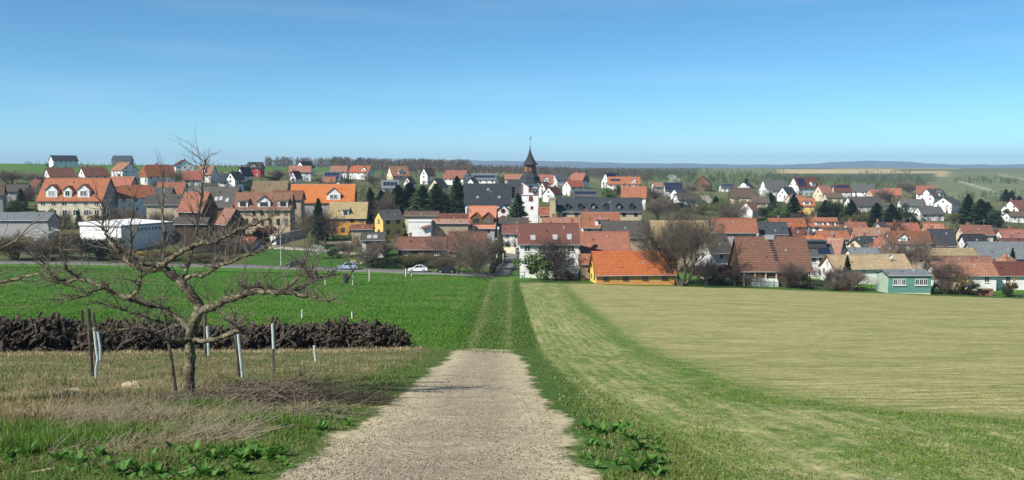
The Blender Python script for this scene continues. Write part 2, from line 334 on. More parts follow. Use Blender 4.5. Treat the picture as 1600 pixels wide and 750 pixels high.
# land cover: real surface colours
def land_colour():
    n = len(gx); c = np.zeros((n, 3)); nz_ = vnoise(gx, gy, 9, 1)[:, None]; n2 = vnoise(gx, gy, 31, 2)[:, None]
    c[:] = np.array([.15, .13, .065]) * (1 - nz_) + np.array([.10, .115, .04]) * nz_                        # bank
    mead = sstep(0, 1.2, gy - pile_line(gx))[:, None]
    side = sstep(-2.6, -.3, gx - xl(gy))[:, None] * 0.75
    c = c * (1 - side) + np.array([.075, .14, .026]) * side
    n4 = vnoise(gx, gy, 5.0, 71)[:, None]; g = np.array([.056, .18, .016]) * (1 - n2) + np.array([.09, .225, .026]) * n2; yp = np.clip(3.2 * (n4 * vnoise(gx, gy, 1.6, 72)[:, None] - .42), 0, .75); g = g * (1 - yp) + np.array([.19, .19, .07]) * yp
    ds_ = (np.exp(-((gx - rut_l(gy) + 2.7) / .45)**2) * np.clip(2.4 * (vnoise(gx, gy, 1.8, 81) - .35), 0, 1) * sstep(44, 52, gy) * sstep(130, 90, gy))[:, None] * .8; g = g * (1 - ds_) + np.array([.27, .22, .13]) * ds_
    c = c * (1 - mead) + g * mead
    rg = ((gx > xr(gy)) & (gy < 175))[:, None]; c = np.where(rg, np.array([.06, .135, .024]), c)
    v = sstep(184, 198, gy)[:, None]; vl = np.array([.15, .125, .075]) * (1 - nz_) + np.array([.055, .12, .022]) * nz_
    lawn = (sstep(185, 189, gy) * sstep(228, 222, gy) * sstep(375, 390, gpx) * sstep(640, 600, gpx))[:, None]
    vl = vl * (1 - lawn) + np.array([.05, .145, .02]) * lawn
    c = c * (1 - v) + vl * v
    far = sstep(430, 500, gy)[:, None]; fl = np.array([.085, .125, .045]) * (1 - n2) + np.array([.12, .15, .06]) * n2
    cell = vnoise(np.floor(gx / 70 + gy / 400), np.floor(gy / 160), 1, 5)[:, None]
    fl = fl * (1 - .5 * (cell > .6)) + np.array([.20, .165, .09]) * .5 * (cell > .6)
    def patch(x0, x1, y0, y1, col, e=6):
        nonlocal fl
        m = (sstep(x0 - e, x0 + e, gpx) * sstep(x1 + e, x1 - e, gpx) * sstep(y0 - .6, y0 + .6, gpy) * sstep(y1 + .6, y1 - .6, gpy))[:, None]
        fl = fl * (1 - m) + np.array(col) * m
    patch(-400, 620, 240, 268, (.085, .165, .035)); patch(1080, 1225, 262.8, 277, (.16, .185, .08)); patch(1440, 2000, 268, 314, (.16, .185, .095))
    patch(1215, 1400, 264.5, 272, (.46, .37, .20)); patch(1385, 1480, 267, 276, (.40, .32, .17)); patch(1300, 1500, 261, 264.5, (.25, .22, .11)); patch(1500, 2000, 261, 268, (.14, .15, .07)); patch(1190, 1460, 271, 284, (.09, .11, .05))
    patch(820, 1090, 262, 275, (.08, .09, .045))
    ln = np.abs(gpy - np.interp(gpx, [1500, 1560], [284, 301])); m = ((ln < 1.6) & (gpx > 1500) & (gpx < 1560))[:, None]; fl = np.where(m, np.array([.36, .33, .24]), fl)
    ln = np.abs(gpy - np.interp(gpx, [1560, 1620], [273, 284])); m = ((ln < 1.3) & (gpx > 1560))[:, None]; fl = np.where(m, np.array([.30, .27, .19]), fl)
    return c * (1 - far) + fl * far
LC = land_colour()
edn = .06 + .40 * (vnoise(gx, gy, 1.7, 51) - .5) + .30 * (vnoise(gx, gy, .55, 52) - .5)
sdg = np.minimum(np.minimum(gx - xl(gy), xr(gy) - gx) + edn, 41.2 - gy + 3.0 * (vnoise(gx, gy, .8, 3) - .5))
A_gravel = np.clip(sdg / 1.6 + .24, 0, 1)
hsd = head_sd(gx, gy); in_crop = np.minimum(np.minimum(gx - crop_left(gy), crop_far(gx) - gy), 30)
A_crop = np.clip(in_crop / .8 + .5, 0, 1) * (gx > 0)
A_main = np.clip(hsd / 2.6 + .4, 0, 1); A_seam = np.exp(-((hsd + .5) / .8)**2)
A_rut = (.45 + .75 * vnoise(gx, gy, 3.0, 61)) * np.maximum(np.exp(-((gx - rut_l(gy) - .5 * (vnoise(gx * 0, gy, 7, 62) - .5)) / .42)**2), .85 * np.exp(-((gx - rut_r(gy) - .4 * (vnoise(gx * 0, gy, 6, 63) - .5)) / .36)**2)) * sstep(38, 43, gy) * sstep(178, 170, gy)
A_trk = np.clip(1.2 - np.abs(gx - (rut_l(gy) + rut_r(gy)) / 2) / 2.2, 0, 1) * (gy > 40) * (gy < 180)
A_dry = sstep(11, 15, gy) * sstep(1, -1, gy - pile_line(gx)) * sstep(-.6, -2.4, gx - xl(gy))
A_far = sstep(430, 520, gy)

t = NT('ground', .95, .08); P = t.pos()
nf = t.noise(P, 9, 5, .7); nm = t.noise(P, 1.6, 5, .65); nl = t.noise(P, .22, 4, .6); nff = t.noise(P, 40, 3, .6); nk = t.noise(P, .03, 5, .65)
base = t.attr('landcol', 'Color')
b1 = t.mix(t.mr(nf, .35, .7), t.mix(.55, base, (.02, .02, .01)), t.mix(1., base, (1.35, 1.3, 1.25), 'MULTIPLY'))
b1 = t.mix(t.math('MULTIPLY', t.mr(nm, .52, .78), .45), b1, t.mix(.5, base, (.16, .14, .06)))
b1 = t.mix(t.math('MULTIPLY', t.mr(nl, .45, .75), .35), b1, t.mix(.7, base, (.10, .12, .035)))
# dry litter on the bank
dry = t.math('MULTIPLY', t.attr('dry'), t.mr(nm, .40, .62)); b2 = t.mix(dry, b1, t.mix(t.mr(nf, .3, .7), (.09, .07, .035), (.36, .30, .155)))
# crop
vx = t.pos((7.0, .35, 1)); vy = t.pos((.30, 6.0, 1))
rx = t.noise(vx, 1, 4, .7); ry = t.noise(vy, 1, 4, .7); bigx = t.noise(t.pos((.9, .03, 1)), 1, 4, .6); bigy = t.noise(t.pos((.06, .9, 1), (0, 0, .05)), 1, 6, .75)
soil = t.mix(t.mr(nff, .3, .7), (.38, .32, .15), (.57, .49, .265)); grn = t.mix(t.mr(nf, .3, .7), (.075, .14, .024), (.14, .21, .045))
spx = t.n('SeparateXYZ'); t.l(P, spx.inputs[0])
wv = t.math('SINE', t.math('ADD', t.math('MULTIPLY', spx.outputs[0], 14.5), t.math('MULTIPLY', nm, 3.0)))
rx = t.math('ADD', rx, t.math('MULTIPLY', wv, .07))
wy = t.math('SINE', t.math('ADD', t.math('MULTIPLY', spx.outputs[1], 9.0), t.math('MULTIPLY', nm, 3.0))); ry = t.math('ADD', ry, t.math('MULTIPLY', wy, .06))
fine = t.noise(t.pos((1, .55, 1)), 5.0, 9, .85)
hm = t.math('ADD', t.math('MULTIPLY', fine, .40), t.math('ADD', t.math('MULTIPLY', rx, .20), t.math('ADD', t.math('MULTIPLY', bigx, .22), t.math('MULTIPLY', nm, .18))))
hd = t.mix(t.mr(hm, .385, .55), soil, grn)
mn0 = t.mix(t.mr(t.math('ADD', t.math('MULTIPLY', ry, .55), t.math('MULTIPLY', t.math('ADD', bigy, nl), .225)), .455, .565), soil, t.mix(.1, grn, soil))
ank = t.noise(t.pos((1.1, 5.5, 1)), 1, 6, .8); mn = t.mix(1., t.mix(.35, mn0, (.31, .28, .105)), t.mr(ank, .3, .7, .66, 1.2), 'MULTIPLY')
cropc = t.mix(t.attr('main'), hd, mn); cropc = t.mix(t.math('MULTIPLY', t.attr('seam'), t.mr(nm, .34, .58, .25, .98)), cropc, (.08, .155, .026))
b3 = t.mix(t.mr(t.math('ADD', t.attr('crop'), t.math('MULTIPLY', t.math('SUBTRACT', nm, .5), 1.2)), .35, .65), b2, cropc)
# grass track and its ruts
b4 = t.mix(t.math('MULTIPLY', t.attr('trk'), .55), b3, t.mix(t.mr(nf, .3, .7), (.075, .12, .025), (.13, .18, .045)))
b4 = t.mix(t.math('MULTIPLY', t.attr('rut'), t.mr(nm, .32, .62, .3, .95)), b4, t.mix(t.mr(nf, .3, .7), (.17, .17, .065), (.29, .26, .13)))
# gravel
vo = t.n('TexVoronoi'); t.l(P, vo.inputs['Vector']); vo.inputs['Scale'].default_value = 26
stc = t.n('SeparateColor'); t.l(vo.outputs['Color'], stc.inputs[0])
gr = t.mix(t.mr(stc.outputs[0], .1, .9), (.27, .225, .165), (.58, .50, .385)); gr = t.mix(t.mr(vo.outputs['Distance'], .2, .6), gr, (.29, .24, .155))
gr = t.mix(t.mr(nm, .50, .78), gr, t.mix(t.mr(nff, .3, .7), (.42, .35, .225), (.54, .46, .31)))
gr = t.mix(t.math('MULTIPLY', t.mr(nl, .45, .7), .45), gr, (.32, .265, .175))
edge = t.mix(t.mr(nff, .3, .7), (.40, .33, .205), (.53, .45, .29))
ga = t.attr('gravel'); gr = t.mix(t.mr(t.math('ADD', ga, t.math('MULTIPLY', t.math('SUBTRACT', nm, .5), .6)), .45, .85), edge, gr)
gm = t.mr(t.math('ADD', ga, t.math('MULTIPLY', t.math('SUBTRACT', t.math('ADD', nm, nf), 1.0), .4)), .2, .32)
b5 = t.mix(gm, b4, gr)
# far fields: smoother, with faint rows
fr = t.noise(t.pos((.12, .012, 1), (0, 0, .5)), 1, 3, .6); fc = t.mix(t.mr(fr, .35, .65), t.mix(1., base, (.75, .78, .75), 'MULTIPLY'), t.mix(1., base, (1.2, 1.18, 1.15), 'MULTIPLY'))
fc = t.mix(t.math('MULTIPLY', t.mr(nk, .5, .7), .5), fc, t.mix(.6, base, (.05, .06, .03)))
cl1 = t.noise(P, 2.6, 7, .8); cl2 = t.noise(P, 18, 3, .7); b5 = t.mix(1., b5, t.math('MULTIPLY', t.mr(cl1, .3, .7, .66, 1.36), t.mr(cl2, .3, .7, .78, 1.22)), 'MULTIPLY')
t.out(t.mix(t.attr('far'), b5, fc)); t.bump(t.math('ADD', nf, t.math('MULTIPLY', nm, 1.5)), .55, .06)

cx, cy = gx[quads].mean(1), gy[quads].mean(1)
zone = np.zeros(len(quads), int)
crop_q = (np.minimum(cx - crop_left(cy), crop_far(cx) - cy) > 0) & (cx > 0) & (cx < 160)
mead_q = (cy > pile_line(cx) + .5) & (cy < 186) & (cx < np.minimum(rut_l(cy) - .9, xl(cy))) & (cx > -150)
gt_q = (cy > 41.3) & (cy < 176) & (np.abs(cx - (rut_l(cy) + rut_r(cy)) / 2) < (rut_r(cy) - rut_l(cy)) / 2 + .6)
gv_q = (np.minimum(np.minimum(cx - xl(cy), xr(cy) - cx), 41.4 - cy) > 0)
zone[mead_q] = 1; zone[crop_q] = 2; zone[gt_q] = 3; zone[gv_q] = 4
V_all = np.stack([gx, gy, gzv], 1)
for k, nm_ in enumerate(['ground', 'meadow', 'crop_field', 'grass_track', 'gravel_track']):
    q = quads[zone == k]; u, inv = np.unique(q, return_inverse=True)
    me = mesh(nm_, V_all[u], inv.reshape(q.shape), ['ground'], smooth=True)
    for an, av in (('gravel', A_gravel), ('crop', A_crop), ('main', A_main), ('seam', A_seam), ('rut', A_rut), ('trk', A_trk), ('dry', A_dry), ('far', A_far)):
        a = me.attributes.new(an, 'FLOAT', 'POINT'); a.data.foreach_set('value', av[u].astype(np.float32))
    a = me.attributes.new('landcol', 'FLOAT_COLOR', 'POINT'); a.data.foreach_set('color', np.concatenate([LC[u], np.ones((len(u), 1))], 1).astype(np.float32).ravel())
    o = obj(nm_, me); tag(o, kind='structure')

# ------------------------------------------------------------------ streets
def ribbon(name, pts, width, mat, lift=.07, n=4, step=3.0):
    P_ = np.array(pts, float); sg = np.sqrt((np.diff(P_, axis=0)**2).sum(1)); cum = np.concatenate([[0], np.cumsum(sg)])
    s_ = np.linspace(0, cum[-1], max(3, int(cum[-1] / step))); x = np.interp(s_, cum, P_[:, 0]); y = np.interp(s_, cum, P_[:, 1])
    k = np.ones(9) / 9; pad = lambda a: np.convolve(np.concatenate([[a[0]] * 4, a, [a[-1]] * 4]), k, 'valid')
    x, y = pad(x), pad(y)
    tx, ty = np.gradient(x), np.gradient(y); L_ = np.hypot(tx, ty); nx_, ny_ = -ty / L_, tx / L_
    offs = np.concatenate([[-.5], np.linspace(-.5, .5, n + 1), [.5]]) * width
    V = []; 
    for j, o_ in enumerate(offs):
        X = x + nx_ * o_; Y = y + ny_ * o_; Z = terrain(X, Y) + lift
        if j in (0, len(offs) - 1): Z = Z - lift - .3
        V.append(np.stack([X, Y, Z], 1))
    m = len(x); V = np.concatenate(V); q = []
    for j in range(len(offs) - 1): q.append(np.stack([j*m + np.arange(m-1), j*m + np.arange(1, m), (j+1)*m + np.arange(1, m), (j+1)*m + np.arange(m-1)], 1))
    return tag(obj(name, mesh(name, V, np.concatenate(q)[:, ::-1].copy(), [mat])), kind='structure')
def gp(px, d): return ((px - 800) / F * d, d)
ribbon('street', [gp(-260, 193), gp(0, 192), gp(300, 189), gp(545, 186.5), gp(650, 185), gp(740, 182), gp(779, 180.5), gp(803, 180)], 5.5, 'asphalt', .10)
ribbon('village_lane', [gp(776, 176.5), gp(779, 180), gp(786, 190), gp(794, 204), gp(800, 222), gp(803, 240)], 4.2, 'asphalt', .16)
ribbon('farm_lane', [gp(360, 224), gp(420, 226), gp(480, 224), gp(560, 218), gp(600, 212)], 3.2, 'gravelpath', .09)
ribbon('hillside_street', [gp(1175, 355), gp(1150, 372), gp(1122, 395), gp(1108, 430), gp(1100, 470)], 5, 'gravelpath', .15)

# ------------------------------------------------------------------ houses
def win_me(fr):
    b = MB(); b.box(-.5, .5, -.05, .02, -.5, -.42).box(-.5, .5, -.05, .02, .42, .5).box(-.5, -.42, -.05, .02, -.42, .42).box(.42, .5, -.05, .02, -.42, .42).box(-.03, .03, -.045, .02, -.42, .42)
    return b
WIN = {}
def win_mesh(kind):
    if kind not in WIN:
        fr = {'w': 'frame', 'b': 'darkframe', 'r': 'redstone'}[kind]
        f_ = win_me(fr).me('window', [fr]); p_ = MB().box(-.43, .43, -.01, .015, -.43, .43).me('pane', ['glass'])
        far = win_me(fr); far.box(-.43, .43, -.01, .015, -.43, .43, 1); sl_ = MB().box(-.56, .56, -.14, .02, -.56, -.5).me('sill', ['frame' if kind == 'w' else fr])
        WIN[kind] = (f_, p_, far.me('window', [fr, 'glass']), sl_)
    return WIN[kind]
def window(par, loc, rz, w_, h_, near=False, kind='w', sill=True):
    f_, p_, far, sl_ = win_mesh(kind)
    if near:
        o = obj('window', f_, par, loc, (0, 0, rz), (w_, 1, h_)); obj('pane', p_, o)
        if sill: obj('sill', sl_, o)
    else: o = obj('window', far, par, loc, (0, 0, rz), (w_, 1, h_))
    return o
PANEL = {}
HLOG = []; HPOS = []
def house(name, label, x0, x1, yr, ye, d=None, H=3.2, yaw=0, r=.72, roof='orange', wall='white', hip=0., over=.45, win='w', dorm=(), chim=(.3,), solar=None, skyl=(), group=None,
          cat='house', gable=None, th=.22, rows=2, L=None, W=None, cols=None, door=False, band=None, wh=1.25, ww=1.05, dmat=None):
    xc = (x0 + x1) / 2; u = (xc - 800) / F
    if d is None: d = solve_d(xc, ye, H)
    y_ = radians(yaw); cs, sn = cos(y_), sin(y_)
    A = abs(cs - u * sn); B = abs(-sn - u * cs); S_ = (x1 - x0) / F * d
    if L is None: L = S_ / (A + r * B); W = r * L
    elif W is None: W = max(2.5, (S_ - L * A) / max(B, .15))
    Yr = d - abs(sn) * L / 2 * (1 if hip == 0 else .4); Ye = d - (abs(sn) * L / 2 + abs(cs) * W / 2)
    zr, ze = slope(yr) * Yr, slope(ye) * Ye
    X = u * d
    rh = zr - ze
    if rh < .12 * W: rh = .12 * W; zr = ze + rh
    if rh > 1.22 * W / 2 and abs(sn) < .5: W = rh * 2 / 1.2
    if W < 5.5 and abs(sn) < .3: W = min(5.5, rh * 2 / .55)
    cor = [(X + cs * a * L / 2 - sn * b * W / 2, d + sn * a * L / 2 + cs * b * W / 2) for a in (-1, 1) for b in (-1, 1)]
    zg = [gz(*c) for c in cor]; zb = min(zg) - .3
    if ze - max(zg) < 1.8: ze_min = True
    wallh = ze - sum(zg) / 4
    HLOG.append((label[:34], round(d), round(L, 1), round(W, 1), round(math.degrees(atan(rh / (W / 2)))), round(wallh, 1)))
    root = empty(name, (X, d, zb), y_, label, cat, group); HPOS.append((X, d, L, W, y_))
    E = ze - zb; R = zr - zb; l2, w2 = L / 2, W / 2; o_ = over if hip == 0 else over
    lw, ww_ = l2 - o_ * .8, w2 - o_; k = rh / w2; Ew = E + o_ * k - th * .6       # wall top under the slope
    wm = [wall, gable or wall]
    b = MB()
    if hip == 0 or hip < .9:
        hz = R - th - .03
        b.extr([(-ww_, 0), (ww_, 0), (ww_, Ew), (0, hz - o_ * 0), (-ww_, Ew)], -lw, lw, 'x')
        b.m = [1, 1] + [0] * 5
        if hip > 0:   # clip the gable tops under a half hip
            cut = R - hip * rh
            b.v = [(x, (y if z < cut - .1 else (y + (math.copysign(ww_ * hip * .9, y) if y else 0))), min(z, cut - .15)) for x, y, z in b.v]
    else: b.box(-lw, lw, -ww_, ww_, 0, Ew); b.m = [0] * 6
    wo = b.obj('wall', wm, root)
    # roof
    b = MB()
    if hip == 0:
        b.extr([(-w2, E), (0, R), (w2, E), (w2, E - th), (0, R - th), (-w2, E - th)], -l2, l2, 'x')
    else:
        ins = min(l2 * .96, w2 * hip); zc = R - hip * rh; yc = w2 * hip
        vs = [(-l2, -w2, E), (l2, -w2, E), (l2, w2, E), (-l2, w2, E), (-l2 + ins, 0, R), (l2 - ins, 0, R), (-l2, -yc, zc), (-l2, yc, zc), (l2, -yc, zc), (l2, yc, zc),
              (-l2, -w2, E - th), (l2, -w2, E - th), (l2, w2, E - th), (-l2, w2, E - th)]
        if hip >= .99: fs = [(0, 1, 5, 4), (2, 3, 4, 5), (1, 2, 5), (3, 0, 4)]
        else: fs = [(0, 1, 8, 5, 4, 6), (2, 3, 7, 4, 5, 9), (8, 9, 5), (7, 6, 4), (1, 2, 9, 8), (3, 0, 6, 7)]
        fs += [(0, 10, 11, 1), (1, 11, 12, 2), (2, 12, 13, 3), (3, 13, 10, 0), (13, 12, 11, 10)]
        b.poly(vs, fs)
    ro = b.obj('roof', [roof], root)
    near = d < 215
    # ridge cap and verge boards give the roof its edges
    if hip == 0 and d < 330:
        obj('ridge_cap', MB().extr([(-.2, R - .2 * k + .02), (0, R + .09), (.2, R - .2 * k + .02)], -l2 - .02, l2 + .02, 'x').me('ridge_cap', [roof]), ro)
        for s_ in (-1, 1):
            v_ = MB()
            for q in (-1, 1): v_.extr([(q * w2, E + .05), (0, R + .06), (0, R - th - .06), (q * w2, E - th - .06)], s_ * l2 - .06, s_ * l2 + .06, 'x')
            v_.obj('verge_board', [{'slate': 'slate', 'grey': 'slate', 'greybrown': 'brown', 'black': 'black', 'bluegrey': 'grey'}.get(roof, 'brownwood' if roof in ('barnbrown', 'brown', 'mottled', 'tan', 'tanbrown') else 'rust')], ro)
    if hip == 0 and d < 260:
        g_ = MB(); g_.tube((-l2, -w2 - .05, E - .1), (l2, -w2 - .05, E - .1), .08, .08, 6).obj('gutter', ['greymetal'], ro)
    for c_ in chim:
        cx_ = -l2 + c_ * L; cyy = .12 * W
        q = MB(); q.box(cx_ - .32, cx_ + .32, cyy - .28, cyy + .28, R - k * .12 * W - .9, R + .75).box(cx_ - .38, cx_ + .38, cyy - .34, cyy + .34, R + .752, R + .86)
        q.obj('chimney', ['chimneybrick'], ro)
    if chim and d < 300 and (len(label) % 3):
        ax_ = l2 * (.55 if len(label) % 2 else -.4); q = MB(); q.tube((ax_, 0, R - .1), (ax_, 0, R + 1.7), .035, .03, 5)
        for zz_, ln_ in ((1.6, .55), (1.4, .45), (1.15, .6)): q.tube((ax_ - ln_, 0, R + zz_), (ax_ + ln_, 0, R + zz_), .02, .02, 4)
        q.obj('aerial', ['greymetal'], ro)
    if d < 300:
        for q_ in range(2 + len(label) % 2):
            fx = (.18 + .31 * q_ + .07 * (len(label) % 5)) % 1; fz = .3 + .5 * ((q_ * .37 + len(label) * .13) % 1); MB().box(-.16, .16, -.16, .16, -.15, .3).obj('roof_vent', ['greymetal' if q_ % 2 else roof], ro, loc=(-l2 * .92 + fx * L * .92, -(w2 - fz * w2), E + fz * rh))
    cam_l = (-(X * cs + d * sn), -(-X * sn + d * cs))     # camera in local coordinates
    front = -1 if cam_l[1] < 0 else 1; gside = -1 if cam_l[0] < 0 else 1
    gvis = abs(cam_l[0]) > l2
    # dormers on the visible slope: (fraction, width, kind)
    for f_, dw, kind in dorm:
        dx = -l2 + f_ * L; hz0 = E + rh * .16; y0 = front * (w2 - (hz0 - E) / k); dh = rh * (.34 if kind != 'shed' else .36)
        drh = dw * .42 if kind == 'gable' else 0; top = hz0 + dh
        yb = front * max(.05, w2 - (top + drh - E) / k); yb0 = front * max(.05, w2 - (top - E) / k)
        dwm = MB()
        if kind == 'gable': dwm.extr([(dx - dw/2, hz0 - .25), (dx + dw/2, hz0 - .25), (dx + dw/2, top), (dx, top + drh), (dx - dw/2, top)], y0, yb, 'y')
        else: dwm.box(dx - dw/2, dx + dw/2, min(y0, yb0), max(y0, yb0), hz0 - .25, top)
        do = dwm.obj('dormer', [dmat if dmat else 'white' if wall in ('white', 'cream', 'yellow', 'beige') else 'brownwood' if wall == 'redwall' else 'white'], root)
        dr = MB(); ya = y0 + front * .3
        if kind == 'gable':
            kk = drh / (dw / 2); e = dw / 2 + .3; ze_ = top - .3 * kk
            dr.extr([(dx - e, ze_ + .12), (dx, top + drh + .14), (dx + e, ze_ + .12), (dx + e, ze_), (dx, top + drh + .02), (dx - e, ze_)], ya, yb, 'y')
        else: dr.poly([(dx - dw/2 - .25, ya, top + .02), (dx + dw/2 + .25, ya, top + .02), (dx + dw/2 + .25, yb0 * .6, top + .35 * dh), (dx - dw/2 - .25, yb0 * .6, top + .35 * dh),
                       (dx - dw/2 - .25, ya, top + .18), (dx + dw/2 + .25, ya, top + .18), (dx + dw/2 + .25, yb0 * .6, top + .35 * dh + .16), (dx - dw/2 - .25, yb0 * .6, top + .35 * dh + .16)],
                      [(3, 2, 1, 0), (4, 5, 6, 7), (0, 1, 5, 4), (1, 2, 6, 5), (2, 3, 7, 6), (3, 0, 4, 7)])
        dr.obj('dormer_roof', [roof], do)
        window(do, (dx, y0 + front * .03, hz0 + dh * .5), 0 if front < 0 else pi, dw * .62, dh * .72, False, win if win != '' else 'w')
    # solar modules, each one a panel
    def slope_obj(nm, me_, fx, fz, sx=1, sy=1):
        z = E + fz * rh; y = front * (w2 - fz * w2)
        a = atan(k) if front < 0 else -atan(k)
        nrm = .06 / cos(atan(k))
        return obj(nm, me_, ro, (-l2 + fx * L, y, z + nrm), (a, 0, 0), (sx, sy, 1))
    if solar:
        f0, f1, g0, g1 = solar; pw, ph = 1.25, 1.9
        nxs = max(1, int((f1 - f0) * L / pw)); nys = max(1, int((g1 - g0) * sqrt(rh**2 + w2**2) / ph))
        if 'p' not in PANEL: PANEL['p'] = MB().box(-.59, .59, -.9, .9, 0, .06).me('solar_panel', ['solar'])
        for i in range(nxs):
            for j in range(nys): slope_obj('solar_panel', PANEL['p'], f0 + (i + .5) * (f1 - f0) / nxs, g0 + (j + .5) * (g1 - g0) / nys)
    for fx, fz in skyl:
        if 's' not in PANEL:
            PANEL['s'] = MB().box(-.5, .5, -.7, .7, -.1, .07).me('skylight', ['greymetal']); PANEL['sp'] = MB().box(-.42, .42, -.62, .62, .07, .085).me('pane', ['glass'])
        q = slope_obj('skylight', PANEL['s'], fx, fz); 
    # windows on the visible walls
    if win:
        top = Ew - .25; ns = max(1, min(rows, int((Ew + .4) / 2.6)))
        n = cols or max(1, min(7, int((2 * lw) / 3.0)))
        for s_ in range(ns):
            zc = top - .75 - s_ * 2.75
            if zc - .6 < .5: break
            for i in range(n):
                fx = (i + .5) / n
                if door and s_ == ns - 1 and i == n // 2: continue
                window(root, (-lw + fx * 2 * lw, front * (ww_ + .01), zc), 0 if front < 0 else pi, ww, wh, near, win)
        if gvis:
            ng = max(1, min(3, int(2 * ww_ / 3.0))); rz_ = pi / 2 if gside > 0 else -pi / 2
            for s_ in range(ns):
                zc = top - .75 - s_ * 2.75
                if zc - .6 < .5: break
                for i in range(ng): window(root, (gside * (lw + .01), -ww_ + (i + .5) / ng * 2 * ww_, zc), rz_, ww, wh, near, win)
            if rh > 2.6 and hip == 0:
                for q in ((-.22, .22) if rh > 3.4 and W > 8 else (0,)): window(root, (gside * (lw + .01), q * W, E + rh * .33), rz_, ww, wh * .95, near, win)
    if door:
        q = MB(); q.box(-.5, .5, -.05, .03, 0, 2.1); dd = q.obj('door', ['brownwood'], root, loc=(0, front * (ww_ + .01), max(.3, Ew - 2.75 * ns - .3)))
        MB().box(.36, .42, -.1, -.05, .95, 1.1).obj('handle', ['greymetal'], dd)
    HINFO[root.name] = (L, W, E, R, rh, w2, l2, k, ro, Ew, lw, ww_)
    return root
HINFO = {}

h = house
# -- the new houses up on the left ridge
h('house', 'white modern house with a shallow dark roof highest on the left ridge', 78, 126, 242.5, 251, H=4.2, yaw=40, r=.8, roof='black', chim=())
h('house', 'dark green-grey roofed house on the left ridge with scaffold-brown walls', 176, 212, 243, 250.5, H=3.4, yaw=4, r=.6, roof='slate', wall='brownwood', chim=())
h('house', 'leftmost red-roofed house below the ridge with white gable to the left', 68, 122, 262, 276, H=3.0, yaw=50, r=.62, roof='rust')
h('house', 'red-roofed house with white gable next right of the leftmost one under the ridge', 122, 174, 260.5, 275, H=3.0, yaw=52, r=.62, roof='rust')
h('house', 'white house with orange roof and blue-shaded gable below the dark green-grey roof', 174, 219, 254, 266, H=4.4, yaw=-38, r=.8, roof='orange', chim=())
h('house', 'broad orange half-hipped house with white gable left of the bare crown', 219, 278, 257, 276, H=3.4, yaw=42, r=.7, roof='orange', hip=.3, chim=(.5,))
h('house', 'pale blue-grey house with dark red roof on the skyline behind the tree', 270, 306, 249.5, 259, H=4, yaw=-62, r=.8, roof='maroon')
h('house', 'orange-roofed house behind the tree crown, right of the dark red roof', 306, 342, 259, 273, H=3.6, yaw=-10, r=.7, roof='orange', dorm=((.5, 2.2, 'gable'),))
h('house', 'low red-roofed house behind the upright twigs of the tree', 286, 320, 267, 281, H=2.8, yaw=15, r=.6, roof='red')
h('house', 'dark-roofed house with pale terrace left of the twin white gables', 341, 366, 271, 284, H=3.4, yaw=10, r=.8, roof='slate')
h('house', 'large pale house, gable to viewer, left one of the twin white gables', 352, 385, 268, 281, H=4.4, yaw=68, r=.8, roof='greybrown')
h('house', 'narrow white house with dark roof, right one of the twin white gables', 369, 398, 261, 275, H=4.6, yaw=62, r=.7, roof='slate')
h('house', 'red-fronted house with dark roof standing alone on the green ridge', 385, 416, 253, 263, H=4.4, yaw=-8, r=.75, roof='slate', wall='redwall', dorm=((.5, 3.0, 'gable'),), chim=())
h('house', 'orange-roofed house with white gable left of the forest edge', 452, 488, 259, 269, H=4.2, yaw=12, r=.7, roof='orange')
h('house', 'white gabled house with black roof peeking over the orange one at the forest edge', 462, 494, 252, 262, H=4.5, yaw=58, r=.8, roof='black')
h('house', 'small white house with dark lean gable below the forest edge houses', 452, 474, 267, 279, H=3.2, yaw=66, r=.8, roof='maroon')
h('house', 'long-roofed orange house below the bare forest, left of two alike', 516, 546, 259, 268, H=3.6, yaw=0, r=.6, roof='orange')
h('house', 'orange house with white bays below the bare forest, right of two alike', 545, 586, 259, 269, H=3.8, yaw=-18, r=.65, roof='orange', dorm=((.75, 2.4, 'gable'),))
h('house', 'house with dark solar roof above the bright orange barn', 504, 536, 268, 282, H=2.6, yaw=0, r=.7, roof='bluegrey', wall='cream', solar=(.08, .92, .1, .9), chim=())
h('house', 'little orange shed roof beside the solar roof', 505, 527, 276, 285, H=2.2, yaw=0, r=.6, roof='orange', chim=())
h('house', 'steep orange gabled house with dark timber front below the forest', 603, 642, 259.5, 275, H=3.6, yaw=30, r=.9, roof='orange', wall='cream', dorm=((.5, 2.6, 'gable'),))
h('house', 'white house with blue solar roof left of the dark conifers', 596, 624, 281, 294, H=3.2, yaw=8, r=.8, roof='bluegrey', solar=(.1, .9, .1, .9))
h('house', 'white chalet gable with brown trim above the dark conifers', 629, 651, 276, 287, H=3.4, yaw=70, r=.8, roof='brownred')
h('house', 'bright white gabled house in front of the bare forest', 655, 682, 262, 275, H=4.2, yaw=58, r=.8, roof='brown')
h('house', 'cream gabled house half hidden by the tall conifers', 668, 702, 279, 293, H=4, yaw=66, r=.8, roof='greybrown', wall='cream')
h('house', 'long red-roofed house with white gable behind the church nave', 690, 738, 266, 279, H=3.2, yaw=-32, r=.6, roof='red')
h('house', 'white house with two solar arrays behind the church nave', 736, 780, 271, 281, H=3.0, yaw=-12, r=.6, roof='bluegrey', solar=(.05, .95, .15, .85))
h('house', 'small white gable with dark roof right above the nave ridge', 728, 749, 278, 286, H=3.2, yaw=65, r=.8, roof='slate')
h('house', 'orange-roofed house just left of the church spire', 788, 818, 272, 280, H=3, yaw=0, r=.6, roof='orange')
h('house', 'orange roof with white dormer just right of the church belfry', 838, 865, 272.5, 286, H=3, yaw=0, r=.7, roof='orange', dorm=((.55, 2.4, 'gable'),))
